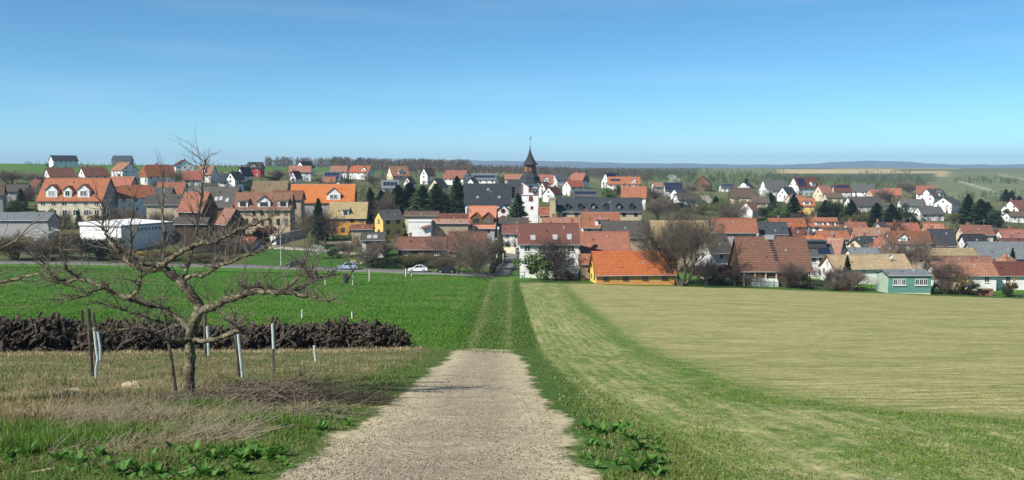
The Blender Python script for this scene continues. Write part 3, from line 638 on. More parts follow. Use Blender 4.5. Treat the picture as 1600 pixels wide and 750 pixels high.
h('house', 'white house with grey roof between two orange ones right of the spire', 861, 889, 272, 281, H=4, yaw=25, r=.8, roof='grey')
h('house', 'orange half-hipped house with dark gable right of the grey one', 887, 922, 270, 283, H=3.8, yaw=-40, r=.75, roof='orange', hip=.3)
h('house', 'white house with orange roof and balcony below the half-hipped one', 877, 914, 282, 292, H=4, yaw=35, r=.8, roof='orange')
h('house', 'house with maroon gable roof and dark balcony right of the church clock', 846, 880, 292, 304, H=3.2, yaw=60, r=.8, roof='brownred')
h('house', 'white gable with orange roof between belfry and balcony house', 840, 862, 284, 296, H=3.6, yaw=58, r=.8, roof='salmon')
h('house', 'low house with solar roof above the long slate roof', 894, 934, 296, 307, H=2.4, yaw=0, r=.7, roof='grey', solar=(.05, .95, .1, .9), chim=())
h('house', 'white gabled house with dark solar roof on the hill right of the church', 938, 972, 270, 285, H=3.2, yaw=38, r=.7, roof='slate', solar=(.1, .9, .2, .9))
h('house', 'orange-roofed house with skylights in front of the dark solar roof', 948, 1000, 276, 288, H=3.0, yaw=-6, r=.55, roof='orange', solar=(.1, .4, .3, .8), dorm=((.8, 2.2, 'gable'),))
h('house', 'orange-roofed pale house at the right end of the long slate roof', 970, 1010, 291, 309, H=4.6, yaw=-8, r=.8, roof='orange')
h('house', 'small orange house among trees right of the orange pale house', 1016, 1038, 285, 292, H=3.2, yaw=20, r=.7, roof='salmon')
h('house', 'house with big blue solar roof among bare trees', 1035, 1068, 285, 298, H=2.8, yaw=0, r=.75, roof='slate', solar=(.06, .94, .08, .94), chim=())
h('house', 'white angular house with terrace below the blue solar roof', 1046, 1078, 295, 303, H=3, yaw=30, r=.8, roof='slate', chim=())
h('house', 'dark brown timber chalet facing the viewer on the hillside', 1083, 1113, 275, 288, H=3.6, yaw=74, r=.9, roof='brownred', wall='brownwood', win='b')
h('house', 'low flat grey-brown roofs half sunk in garden trees', 1050, 1092, 302, 312, H=2.8, yaw=12, r=.7, roof='greybrown', chim=())
h('house', 'white gabled house with thick dark roof edge on the hillside', 1147, 1180, 284, 294, H=3.6, yaw=62, r=1.0, roof='slate')
h('house', 'low white house with solar strip left of the dark-edged gable', 1122, 1150, 287, 293, H=2.6, yaw=0, r=.7, roof='grey', solar=(.1, .9, .2, .9), chim=())
h('house', 'brown hipped roof house below the dark-edged gable', 1139, 1180, 293, 309, H=3.0, yaw=-10, r=.8, roof='brown', wall='cream', hip=.35)
h('house', 'small white house with red gable roof low on the hillside street', 1152, 1187, 316, 330, H=3.6, yaw=56, r=.9, roof='rust')
h('house', 'low brown-roofed bungalow right of the red gable', 1170, 1203, 307, 317, H=2.8, yaw=-5, r=.7, roof='brown', wall='cream')
h('house', 'big plain grey roof house left of the solar duplex', 1184, 1230, 281, 298, H=2.6, yaw=14, r=.7, roof='grey')
h('house', 'dark steep gable in front of the plain grey roof', 1212, 1246, 292, 305, H=3.4, yaw=40, r=.8, roof='slate')
h('house', 'tall white duplex with solar arrays on its red roof', 1229, 1281, 277, 294, H=4.2, yaw=22, r=.65, roof='brownred', solar=(.08, .42, .15, .9), dorm=((.72, 3, 'shed'),))
h('house', 'orange-roofed house with cream walls right of the solar duplex', 1270, 1302, 290, 304, H=3.6, yaw=28, r=.7, roof='orange', wall='cream')
h('house', 'house with dark red roof and solar modules on the hillside', 1298, 1330, 288, 300, H=3.4, yaw=-8, r=.75, roof='maroon', solar=(.1, .9, .5, .9))
h('house', 'grey-brown low roof in front of the dark red roof', 1284, 1318, 301, 309, H=2.8, yaw=0, r=.7, roof='brown', wall='cream')
h('house', 'yellow house with orange roof between spruces', 1246, 1274, 309, 322, H=3.4, yaw=-14, r=.8, roof='orange', wall='yellow', dorm=((.5, 3, 'shed'),))
h('house', 'salmon flat roof above the yellow house', 1226, 1262, 305, 313, H=2.4, yaw=10, r=.7, roof='salmon', wall='cream')
h('house', 'grey gabled house with white end left of the orange farm roofs', 1330, 1369, 288, 300, H=3.6, yaw=-30, r=.75, roof='grey')
h('house', 'orange-brown roof above dark walls, left of the pair on the hill', 1350, 1382, 296, 306, H=3.4, yaw=25, r=.7, roof='orange', wall='beige')
h('house', 'orange roof over dark timber, right of the pair on the hill', 1378, 1408, 294, 305, H=3.4, yaw=-20, r=.8, roof='orange', wall='brownwood', win='b')
h('house', 'long grey roof behind the spruce row on the right', 1316, 1382, 307, 322, H=2.4, yaw=10, r=.5, roof='greybrown')
h('house', 'red-roofed white house at the top of the right hamlet', 1430, 1460, 290, 303, H=3.6, yaw=-24, r=.8, roof='red')
h('house', 'grey-roofed house with two white gables in the right hamlet', 1433, 1482, 295, 309, H=3.8, yaw=34, r=.7, roof='grey', dorm=((.6, 3.4, 'gable'),))
h('house', 'wide white gable with dark grey roof in the right hamlet', 1457, 1503, 308, 319, H=3.8, yaw=44, r=.8, roof='grey')
h('house', 'flat dark grey roof at the left of the right hamlet', 1400, 1448, 311, 322, H=3.0, yaw=-6, r=.6, roof='grey')
h('house', 'white bungalow with grey roof lowest in the right hamlet', 1425, 1478, 323, 335, H=2.6, yaw=12, r=.6, roof='grey')
h('house', 'red-roofed white house at the right picture edge below the vineyards', 1563, 1612, 313, 328, H=3.6, yaw=36, r=.7, roof='rust')
h('house', 'low brown-roofed house in front of the red roof at the right edge', 1566, 1625, 330, 338, H=2.6, yaw=0, r=.5, roof='brown')

# -- left side of the village
h('house', 'big orange-roofed house with three white dormers above the white hall', 57, 190, 278, 314, d=262, yaw=0, r=.62, roof='orange', wall='cream', gable='greywall', dorm=((.22, 3.2, 'gable'), (.46, 2.3, 'gable'), (.70, 3.4, 'gable')), chim=(), cols=6, wh=1.7, ww=1.5)
h('house', 'orange roof directly behind the big house with three dormers', 166, 220, 276, 291, d=300, yaw=-6, r=.7, roof='orange', wall='bluewall')
h('house', 'white house with hipped orange roof right of the big dormered house', 182, 242, 289, 309, d=270, yaw=24, r=.75, roof='orange', hip=.35, chim=())
h('house', 'brown gabled house cut by the left picture edge', -30, 12, 286, 305, H=5, yaw=20, r=.8, roof='brown', wall='greywall')
h('house', 'grey-roofed house with small chimney at the far left', 10, 52, 288, 299, H=3.4, yaw=5, r=.6, roof='greybrown', wall='greywall')
h('house', 'low reddish-brown roof between the far left grey roof and the dormered house', 46, 72, 281, 294, H=3, yaw=-20, r=.7, roof='brownred', wall='cream')
h('barn', 'long grey-roofed open shed at the left edge beside the bushes', -60, 96, 332, 344, d=232, yaw=0, r=.3, roof='bluegrey', wall='greywall', cat='shed', chim=(), win='')
h('barn', 'grey barn roof above a yellowish wall right of the white hall', 226, 294, 304, 320, d=252, yaw=4, r=.55, roof='greybrown', wall='beige', cat='barn', chim=(), cols=2)
h('barn', 'upper small grey barn roof behind the yellowish-walled one', 226, 276, 293, 306, d=280, yaw=0, r=.5, roof='grey', wall='beige', cat='barn', chim=(), win='')
h('house', 'red roof in two steps behind the tree trunk fork, above the grey barns', 240, 300, 285, 307, d=296, yaw=-8, r=.6, roof='red', wall='cream')
h('barn', 'steep orange-red barn roof left of the big grey roof', 282, 336, 300, 331, d=246, yaw=-12, r=.6, roof='orange', wall='darkwood', cat='barn', chim=(), win='')
h('barn', 'dark grey roof with snow guards next to the beige mottled-roof house', 322, 382, 292, 324, d=262, yaw=-6, r=.65, roof='greybrown', wall='brownwood', cat='barn', chim=(), skyl=((.35, .4), (.5, .42), (.72, .35)), win='')
h('barn', 'grey barn behind the orange-red barn roof', 292, 334, 291, 308, d=284, yaw=0, r=.6, roof='grey', wall='greywall', cat='barn', chim=(), win='')
h('barn', 'old timber barn with slipping rusty tiles behind the tree', 334, 386, 326, 352, d=226, yaw=-50, r=.75, roof='rust', wall='darkwood', cat='barn', chim=(.5,), win='')
h('shed', 'small tin-grey shed with red lean roof on the lawn edge', 376, 404, 371, 381, d=222, yaw=-15, r=.6, roof='red', wall='bluewall', cat='shed', chim=(), win='')
h('shed', 'low dark carport with grey roof between hall and old timber barn', 270, 332, 340, 350, d=234, yaw=0, r=.5, roof='greybrown', wall='darkwood', cat='shed', chim=(), win='')
h('house', 'long beige house with mottled red tile roof, dormers and tall glazed gable', 364, 464, 301, 328, d=246, yaw=3, r=.52, roof='mottled', wall='beige', dorm=((.17, 2.6, 'shed'), (.86, 2.6, 'shed'), (.53, 3.4, 'gable')), chim=(.28,), cols=7, win='b', wh=1.9, ww=.95)
h('barn', 'brown mottled tile roof between the beige house and the bright orange barn', 392, 456, 283, 302, d=290, yaw=0, r=.55, roof='tanbrown', wall='stone', cat='barn', chim=(), win='')
h('barn', 'red-brown ridge just behind the beige mottled-roof house', 424, 478, 298, 312, d=264, yaw=0, r=.5, roof='brownred', wall='stone', cat='barn', chim=(), win='')
h('barn', 'huge bright orange barn roof with a white gabled dormer', 452, 560, 288, 317, d=284, yaw=4, r=.5, roof='bright_orange', wall='greywall', gable='darkwood', cat='barn', chim=(), win='', dorm=((.68, 4.2, 'gable'),))
h('house', 'tan-roofed house with ochre yellow walls and brown gable', 512, 578, 316, 341, d=248, yaw=2, r=.55, roof='tan', wall='ochre', gable='brownwood', win='b', dorm=((.45, 1.8, 'shed'),), chim=(), cols=4)
h('shed', 'low dark red roof of an open shed in front of the ochre house', 547, 585, 351, 358, d=232, yaw=0, r=.5, roof='brownred', wall='stone', cat='shed', chim=(), win='')
h('house', 'yellow house with grey roof and gable window left of the white block', 582, 632, 328, 343, d=242, yaw=38, r=.8, roof='grey', wall='yellow', win='b', chim=())
h('barn', 'long brown-ridged shed with beige wall above the white block', 631, 687, 330, 337, d=252, yaw=0, r=.35, roof='brown', wall='cream', cat='barn', chim=(), win='')
h('house', 'low house with wide brown roof behind the white car', 619, 700, 370, 390, d=204, yaw=0, r=.55, roof='brownred', wall='darkwood', chim=(.25,), cols=3)
h('barn', 'rough stone barn with salmon tile edge behind the bare brown tree', 672, 734, 342, 349, d=232, yaw=0, r=.4, roof='salmon', wall='stone', cat='barn', chim=(), win='')
h('barn', 'brownish-red roof behind the rough stone barn', 686, 735, 334, 347, d=248, yaw=0, r=.5, roof='brownred', wall='stone', cat='barn', chim=(), win='')
h('house', 'bright red-orange roof with two timber dormers below the church', 732, 778, 322, 356, d=238, yaw=-4, r=.62, roof='bright_orange', wall='greywall', gable='bluewall', dorm=((.3, 3.0, 'gable'), (.72, 3.0, 'gable')), win='b', chim=(), dmat='brownwood')
h('house', 'broad brick-coloured roof right behind the bare brown tree', 700, 762, 362, 392, d=212, yaw=0, r=.6, roof='brownred', wall='stone', chim=())
h('house', 'white house with small dark red roof at the end of the lane', 784, 816, 351, 365, d=232, yaw=0, r=.8, roof='brownred', wall='white', chim=(), cols=2)
h('barn', 'flat grey roof beneath the dark spruce by the church', 778, 826, 340, 352, d=244, yaw=0, r=.5, roof='greybrown', wall='greywall', cat='barn', chim=(), win='')

# -- centre and right front
h('house', 'white two-storey house with brown-red roof and skylights at the lane mouth', 808, 906, 349, 382, d=182, yaw=0, r=.72, roof='brownred', wall='white', gable='greywall', skyl=((.24, .3), (.60, .32), (.83, .35)), chim=(.9,), cols=4, ww=1.35, wh=1.55)
h('house', 'long orange-red roof ridge just behind the white two-storey house', 846, 908, 340, 356, d=216, yaw=0, r=.6, roof='orange', wall='cream')
h('house', 'small orange roof beside the stone gable tower', 841, 866, 324, 336, d=252, yaw=0, r=.7, roof='orange', wall='cream', chim=())
h('house', 'orange-red house with white roof dormer below the long slate roof', 906, 970, 332, 356, d=226, yaw=0, r=.65, roof='orange', wall='white', dorm=((.5, 3.0, 'shed'),), chim=(.15,))
h('barn', 'weathered dark tile barn roof behind the brick-red roof', 938, 1016, 345, 371, d=212, yaw=0, r=.5, roof='greybrown', wall='stone', cat='barn', chim=(), win='')
h('house', 'brick-red roofed house with dark left gable behind the yellow barn', 902, 986, 362, 394, d=190, yaw=0, r=.75, roof='red', wall='greywall', gable='darkwood', chim=())
h('shed', 'little orange-tiled lean-to between white house and yellow barn', 904, 924, 397, 411, d=178, yaw=0, r=.9, roof='orange', wall='stone', cat='shed', chim=(), win='')
h('barn', 'low yellow barn with long bright orange roof at the field edge', 918, 1058, 393, 430.5, d=172, yaw=4, r=.52, roof='bright_orange', wall='ochre', gable='bright_yellow', cat='barn', chim=(), win='b', cols=4, wh=.7, ww=1.1)
h('barn', 'large tan tile roof behind the bare multi-stemmed tree', 1010, 1112, 345, 386, d=202, yaw=0, r=.62, roof='tan', wall='stone', cat='barn', chim=(), win='')
h('house', 'clean orange barn roof right of the large tan roof', 1106, 1186, 341, 364, d=222, yaw=0, r=.5, roof='orange', wall='greywall', chim=())
h('house', 'dark anthracite roof right of the clean orange roof', 1180, 1233, 347, 366, d=226, yaw=0, r=.55, roof='slate', wall='white', chim=(.8,))
h('house', 'white vine-covered gable house with weathered grey-brown roof', 1088, 1144, 366, 396, d=184, yaw=24, r=.75, roof='greybrown', wall='white', chim=())
h('barn', 'great brown-tiled barn with a line of roof steps', 1137, 1271, 370, 424, d=177, yaw=0, r=.7, roof='barnbrown', wall='darkwood', cat='barn', chim=(), win='')
h('house', 'white gabled house with long tan roof and satellite dish', 1280, 1430, 398, 421, d=184, yaw=6, r=.42, roof='tan', wall='white', gable='white', chim=(), cols=4)
h('house', 'orange roof with white gable behind the bare tree at the right field edge', 1446, 1566, 409, 431, d=180, yaw=0, r=.5, roof='orange', wall='white', chim=(.7,), cols=3)
h('house', 'dark maroon roof over white walls at the right picture edge', 1538, 1668, 409, 431, d=182, yaw=0, r=.42, roof='maroon', wall='white', chim=(), cols=3)
h('barn', 'long sandy barn roof above the orange roofs at the right', 1424, 1534, 388, 402, d=206, yaw=0, r=.4, roof='tan', wall='stone', cat='barn', chim=(), win='')
h('house', 'reddish roof strip in front of the long sandy barn roof', 1438, 1560, 400, 412, d=194, yaw=0, r=.4, roof='rust', wall='cream', chim=())
h('barn', 'wide pale blue-grey barn roof at the right edge', 1500, 1622, 378, 404, d=208, yaw=0, r=.5, roof='bluegrey', wall='greywall', cat='barn', chim=(), win='')
h('house', 'small orange pyramid roof in front of the pale grey barn', 1558, 1594, 396, 409, d=192, yaw=20, r=.9, roof='orange', wall='cream', hip=1.0, chim=())
# -- right village core
h('house', 'long low orange roof row behind the anthracite roof', 1196, 1262, 341, 354, d=262, yaw=0, r=.5, roof='orange', wall='cream')
h('house', 'orange roof with two white dormers continuing the long low row', 1258, 1312, 340, 354, d=266, yaw=-4, r=.55, roof='orange', wall='white', dorm=((.35, 2.6, 'shed'), (.75, 2.6, 'shed')))
h('house', 'salmon-orange roof left of the little white gable in the village core', 1316, 1358, 347, 361, d=256, yaw=4, r=.6, roof='orange', wall='cream')
h('house', 'long faded red roof below the little white gable', 1328, 1396, 356, 372, d=240, yaw=-5, r=.5, roof='salmon', wall='cream')
h('house', 'little white gable with grey roof in the village core', 1362, 1392, 347, 358, d=262, yaw=42, r=.8, roof='greybrown', wall='white')
h('house', 'grey-brown roof between the orange rows', 1288, 1334, 356, 366, d=246, yaw=0, r=.5, roof='greybrown', wall='cream')
h('house', 'small steep dark red roof left of the bright orange strip', 1230, 1262, 359, 372, d=226, yaw=-30, r=.8, roof='maroon', wall='greywall')
h('house', 'bright orange strip roof above the grey modern house', 1252, 1292, 369, 379, d=214, yaw=0, r=.5, roof='bright_orange', wall='white')
h('house', 'red roof behind the tan gable and the grey modern house', 1270, 1330, 361, 373, d=232, yaw=0, r=.5, roof='orange', wall='cream')
h('house', 'tan gable-end house with pale grey roof side, right of the grey modern house', 1288, 1326, 373, 398, d=204, yaw=-46, r=.8, roof='salmon', wall='white')
h('house', 'pale beige gable in front of dark roofs in the right core', 1322, 1356, 372, 384, d=216, yaw=58, r=.8, roof='grey', wall='cream')
h('house', 'dark slate roof beside the pale beige gable', 1342, 1378, 369, 383, d=224, yaw=0, r=.6, roof='slate', wall='white')
h('house', 'rust red roof right of the dark slate one behind bare branches', 1366, 1396, 373, 387, d=212, yaw=-35, r=.8, roof='rust', wall='white')
h('house', 'low grey flat-pitched roof directly behind the long tan roof', 1322, 1378, 387, 398, d=196, yaw=0, r=.4, roof='bluegrey', wall='white', chim=(.2, .8))
h('house', 'wide faded red roof above the sandy barn roof', 1380, 1460, 361, 380, d=234, yaw=0, r=.5, roof='rust', wall='white', dorm=((.3, 2.4, 'gable'),))
h('house', 'dark brown gabled roof behind the bare tree at the right', 1376, 1410, 384, 399, d=202, yaw=-40, r=.8, roof='brown', wall='brownwood', win='')
h('house', 'blue-grey slate roof with white chimneys right of the wide faded red roof', 1446, 1496, 358, 384, d=236, yaw=-8, r=.7, roof='slate', wall='white', chim=(.2, .8))
h('house', 'black roof with white edge above the pale grey barn', 1500, 1544, 366, 379, d=228, yaw=-8, r=.6, roof='black', wall='white')
h('house', 'orange-red long roof at the far right, upper one', 1552, 1640, 358, 371, d=256, yaw=0, r=.45, roof='red', wall='white')
h('house', 'maroon long roof at the far right under the orange-red one', 1556, 1640, 372, 380, d=234, yaw=0, r=.4, roof='maroon', wall='white')
h('house', 'brownish red roof with bare trees left of the far right orange-red roof', 1494, 1556, 352, 367, d=256, yaw=0, r=.5, roof='rust', wall='cream')
h('house', 'orange roof between slate roof and conifers in the right core', 1440, 1478, 349, 361, d=270, yaw=-12, r=.6, roof='orange', wall='cream')
h('house', 'low red roof behind the wide faded red roof', 1380, 1440, 348, 361, d=268, yaw=0, r=.5, roof='red', wall='cream')

# ------------------------------------------------------------------ buildings of their own kind
# church: nave, choir, porch and tower are one building
ch = h('church', 'white village church with slate nave and clock tower with pointed spire', 726, 800, 287, 319, d=272, yaw=0, r=.75, roof='slate', wall='church_white', cat='church', chim=(), win='', group=None)
cl = np.array(ch.location)
def lp(px, py, d): return np.array(at(px, py, d)) - cl
Lc, Wc, Ec, Rc, rhc, w2c, l2c, kc, roc = HINFO[ch.name][:9]
for fx, fz in ((.28, .3), (.50, .68), (.74, .3)):      # little roof dormers on the nave
    z = Ec + fz * rhc; y = -(w2c - fz * w2c); x = -l2c + fx * Lc
    q = MB(); q.extr([(x - .45, z - .1), (x + .45, z - .1), (x + .45, z + .35), (x, z + .75), (x - .45, z + .35)], y - .35, y + .9, 'y'); q.obj('roof_dormer', ['greymetal'], roc)
for i in range(4):
    x = -l2c + (i + .5) / 4 * Lc - .6
    q = MB(); q.extr([(x - .5, Ec - 3.6), (x + .5, Ec - 3.6), (x + .5, Ec - 1.5), (x + .3, Ec - 1.05), (x, Ec - .9), (x - .3, Ec - 1.05), (x - .5, Ec - 1.5)], -w2c + .36, -w2c + .5, 'y'); q.obj('window', ['glass'], ch)
p0, p1 = lp(795, 280, 275), lp(818, 308, 270)           # choir
q = MB(); zc = p0[2]; ze = p1[2]; yc = p0[1]
q.extr([(yc - 5, ze), (yc, zc), (yc + 5, ze), (yc + 5, ze - .3), (yc, zc - .3), (yc - 5, ze - .3)], p0[0] - .2, p1[0] + .5, 'x').obj('choir_roof', ['slate'], ch)
MB().extr([(yc - 4.6, -1), (yc + 4.6, -1), (yc + 4.6, ze + .1), (yc, zc - .4), (yc - 4.6, ze + .1)], p0[0], p1[0], 'x').obj('choir_wall', ['white'], ch)
pa, pe = lp(786, 319, 262), lp(775, 329, 262); pw = abs(pa[0] - pe[0])      # porch gable
y0 = pa[1]; xx = pa[0]
pwall = MB().extr([(xx - pw + .3, -2), (xx + pw - .3, -2), (xx + pw - .3, pe[2] - .2), (xx, pa[2] - .3), (xx - pw + .3, pe[2] - .2)], y0, y0 + 6, 'y').obj('porch', ['white'], ch)
MB().extr([(xx - pw, pe[2]), (xx, pa[2]), (xx + pw, pe[2]), (xx + pw, pe[2] - .25), (xx, pa[2] - .25), (xx - pw, pe[2] - .25)], y0 - .3, y0 + 6.2, 'y').obj('porch_roof', ['slate'], pwall)
q = MB(); cz = pa[2] - 2.0
for r_, m_, yy in ((.75, 0, -.06), (.5, 1, -.1)):
    n_ = 14; q.poly([(xx + r_ * cos(2*pi*k_/n_), y0 + yy, cz + r_ * sin(2*pi*k_/n_)) for k_ in range(n_)] + [(xx + r_ * cos(2*pi*k_/n_), y0 + .02, cz + r_ * sin(2*pi*k_/n_)) for k_ in range(n_)],
       [tuple(range(n_))] + [(k_, n_ + k_, n_ + (k_+1) % n_, (k_+1) % n_) for k_ in range(n_)], m_)
q.obj('round_window', ['redstone', 'glass'], pwall)
def arch(w_, h_, n_=7): return [(-w_/2, 0), (w_/2, 0)] + [(w_/2 * cos(pi*i/n_), h_ - w_/2 + w_/2 * sin(pi*i/n_)) for i in range(n_ + 1)]
q = MB(); q.extr([(xx + a, b + cz - 4.9) for a, b in arch(2.3, 3.6)], y0 - .08, y0 + .03, 'y', 0); q.extr([(xx + a, b + cz - 4.9) for a, b in arch(1.7, 3.3)], y0 - .13, y0 - .081, 'y', 1); q.obj('door', ['redstone', 'brownwood'], pwall)
# tower
tw = lp(828.4, 286, 268); hw = (841.2 - 815.4) / F * 268 / 2; tx, ty = tw[0], tw[1] + hw
tower = MB().box(tx - hw, tx + hw, ty - hw, ty + hw, -1.5, tw[2]).obj('tower', ['church_white'], ch)
zs = lp(828, 305, 268)[2]
MB().box(tx - hw - .12, tx + hw + .12, ty - hw - .12, ty + hw + .12, zs - .07, zs + .07).obj('string_course', ['redstone'], tower)
q = MB(); nq = 9
for i in range(nq):                                      # corner stones of the upper storey
    z = zs + .25 + i * (tw[2] - zs - .5) / nq; wq = .5 if i % 2 else .28
    for sx in (-1, 1):
        xa = tx + sx * (hw + .03); xb = xa - sx * wq; q.box(min(xa, xb), max(xa, xb), ty - hw - .05, ty - hw + .4, z, z + .28)
q.obj('corner_stones', ['redstone'], tower)
for py_, ww2, hh2 in ((300.5, 1.35, 2.1), (314.5, 1.25, 1.7)):
    z = lp(828, py_, 268)[2]; xx2 = lp(829.3, py_, 268)[0]
    q = MB(); q.extr([(xx2 + a, z + b) for a, b in arch(ww2, hh2)], ty - hw - .10, ty - hw + .05, 'y', 0); q.extr([(xx2 + a, z + .2 + b) for a, b in arch(ww2 * .6, hh2 - .45)], ty - hw - .13, ty - hw - .101, 'y', 1); q.obj('window', ['redstone', 'glass'], tower)
z = lp(831, 327, 268)[2]; xx2 = lp(831, 327, 268)[0]
MB().box(xx2 - .4, xx2 + .4, ty - hw - .08, ty - hw + .05, z, z + .95).box(xx2 - .22, xx2 + .22, ty - hw - .1, ty - hw - .081, z + .15, z + .8, 1).obj('window', ['redstone', 'glass'], tower)
cc = lp(836, 298.6, 268); n_ = 20
q = MB()
for r_, yy, m_ in ((1.05, -.16, 0), (.92, -.18, 1)):
    q.poly([(cc[0] + r_ * cos(2*pi*k_/n_), ty - hw + yy, cc[2] + r_ * sin(2*pi*k_/n_)) for k_ in range(n_)] + [(cc[0] + r_ * cos(2*pi*k_/n_), ty - hw, cc[2] + r_ * sin(2*pi*k_/n_)) for k_ in range(n_)],
           [tuple(range(n_))] + [(k_, n_ + k_, n_ + (k_+1) % n_, (k_+1) % n_) for k_ in range(n_)], m_)
clk = q.obj('clock', ['greymetal', 'clockface'], tower)
q = MB()
for k_ in range(12):
    a = k_ * pi / 6; q.box(cc[0] + .74 * cos(a) - .05, cc[0] + .74 * cos(a) + .05, ty - hw - .21, ty - hw - .181, cc[2] + .74 * sin(a) - .05, cc[2] + .74 * sin(a) + .05)
for a, ln in ((1.9, .62), (.5, .42)): q.tube((cc[0], ty - hw - .2, cc[2]), (cc[0] + ln * cos(a), ty - hw - .2, cc[2] + ln * sin(a)), .05, .035, 4)
q.obj('clock_hands', ['whitemetal'], clk)
def zz(py_): return at(828, py_, 270)[2] - cl[2]
q = MB(); q.lathe([(hw * 1.47, zz(286.2)), (hw * 1.44, zz(284.5)), (hw * 1.30, zz(280.5)), (hw * 1.25, zz(276.5)), (hw * .98, zz(273)), (hw * .80, zz(270.5)), (hw * .78, zz(269.6))], 8, 0, pi / 8)
o_ = q.obj('belfry_skirt', ['slate'], tower, loc=(tx, ty, 0))
q = MB(); q.lathe([(hw * .74, zz(270)), (hw * .74, zz(257))], 8, 0, pi / 8); bel = q.obj('belfry', ['slate'], tower, loc=(tx, ty, 0))
for k_ in range(8):
    a = k_ * pi / 4; rr = hw * .74 * cos(pi / 8); z0, z1 = zz(268.2), zz(258.6)
    lv = obj('louvre', MB().box(-.48, .48, -.04, .05, 0, z1 - z0).box(-.40, .40, -.10, -.041, .2, .3).box(-.4, .4, -.1, -.041, .8, .9).box(-.4, .4, -.1, -.041, 1.4, 1.5).me('louvre', ['chimneybrick']), bel, (rr * cos(a), rr * sin(a), z0), (0, 0, a + pi / 2))
q = MB(); q.lathe([(hw * 1.02, zz(257.6)), (hw * 1.0, zz(256.8)), (hw * .72, zz(252.5)), (hw * .46, zz(247)), (hw * .26, zz(241.5)), (hw * .12, zz(236)), (hw * .05, zz(231))], 8, 0, pi / 8)
sp_ = q.obj('spire', ['slate'], tower, loc=(tx, ty, 0))
q = MB(); q.tube((0, 0, zz(231.3)), (0, 0, zz(214)), .07, .04, 6); q.lathe([(.02, zz(229) - .25), (.2, zz(229) - .1), (.2, zz(229) + .1), (.02, zz(229) + .25)], 8)
q.box(-.45, .45, -.03, .03, zz(218), zz(218) + .1).box(-.05, .5, -.02, .02, zz(215.5), zz(215.5) + .3); q.obj('weather_vane', ['darkmetal'], sp_)

# white-roofed hall
A_ = np.array([-95.4, 216.0]); Bv = np.array([6.4, 16.0]); Cv = np.array([-16, 6.4]) / 17.23 * 13.5
zt = slope(353) * 216; zb_ = min(gz(*A_), gz(*(A_ + Bv))) - .5
hall = empty('hall', (A_[0], A_[1], zb_), 0, 'long white flat-roofed hall with blue-grey side wall behind the bushes', 'hall')
def quadbox(name, mat, z0, z1, g=0., parent=hall, rise=0.):
    c4 = [np.array([0, 0]), Bv, Bv + Cv, Cv]; ctr = (Bv + Cv) / 2
    c4 = [c + (c - ctr) / np.linalg.norm(c - ctr) * g for c in c4]
    vs = [(c[0], c[1], z0) for c in c4] + [(c[0], c[1], z1 + rise * k_) for c, k_ in zip(c4, (0, 0, 1, 1))]
    return MB().poly(vs, [(3, 2, 1, 0), (4, 5, 6, 7), (0, 1, 5, 4), (1, 2, 6, 5), (2, 3, 7, 6), (3, 0, 4, 7)]).obj(name, [mat], parent)
hh = zt - zb_
quadbox('wall', 'white', 0, hh - .1); quadbox('fascia', 'greywall', hh - .35, hh - .02, .25, rise=.5); rf_ = quadbox('roof', 'whitemetal', hh, hh + .12, .3, rise=.5)
b_ = Bv / np.linalg.norm(Bv); ang = math.atan2(b_[1], b_[0]); nrm = np.array([b_[1], -b_[0]])
for i in range(9):
    p = b_ * (5.5 + i * 1.2) + nrm * .02; window(hall, (p[0], p[1], hh - 1.2), ang, .8, .8, False, 'w')
c_ = Cv / np.linalg.norm(Cv); p = c_ * 6 - np.array([c_[1], -c_[0]]) * -.03
MB().box(-2, 2, -.06, .03, 0, 3.2).obj('gate', ['greymetal'], hall, loc=(c_[0] * 6, c_[1] * 6, .6), rot=(0, 0, math.atan2(-c_[1], -c_[0])))

# anthracite modern house
mh = h('house', 'grey modern house with black clerestory strip beside the great brown barn', 1254, 1306, 381, 401, d=190, yaw=0, r=.8, roof='grey', wall='white', chim=(), win='w', cols=3)
Lm, Wm, Em, Rm, rhm, w2m, l2m, km, rom = HINFO[mh.name][:9]
MB().box(-l2m * .95, l2m * .5, -1.2, 2.4, Rm - .8, Rm + .55).box(-l2m * 1.0, l2m * .55, -1.5, 2.7, Rm + .551, Rm + .75).obj('clerestory', ['darkmetal'], mh)
q = MB().box(-1.3, 1.3, -.95, .95, 0, .06).me('solar_panel', ['solar']); obj('solar_panel', q, rom, (l2m * .25, -w2m * .55, Em + rhm * .45 + .1), (atan(km), 0, 0))
# green garden shed
gs = h('garden_shed', 'teal wooden garden shed with two white casement windows at the field edge', 1369, 1462, 424, 430, d=168, yaw=0, L=8.4, W=6.0, roof='bluegrey', wall='teal', gable='palegreen', cat='shed', chim=(), win='', over=.25)
Lg, Wg, Eg, Rg, rhg, w2g, l2g, kg, rog, Ewg, lwg, wwg = HINFO[gs.name]
for gxp in (-1.9, 2.2):
    for k_ in (-1, 0, 1): window(gs, (gxp + k_ * .78, -wwg - .01, Ewg - 1.25), 0, .74, 1.2, True, 'w', sill=False)
    MB().box(-1.3, 1.3, -.2, .02, -.08, 0).obj('sill', ['frame'], gs, loc=(gxp, -wwg, Ewg - 1.87))
MB().box(-lwg, lwg, -.06, .03, .2, .9).obj('plinth', ['cream'], gs, loc=(0, -wwg, 0))
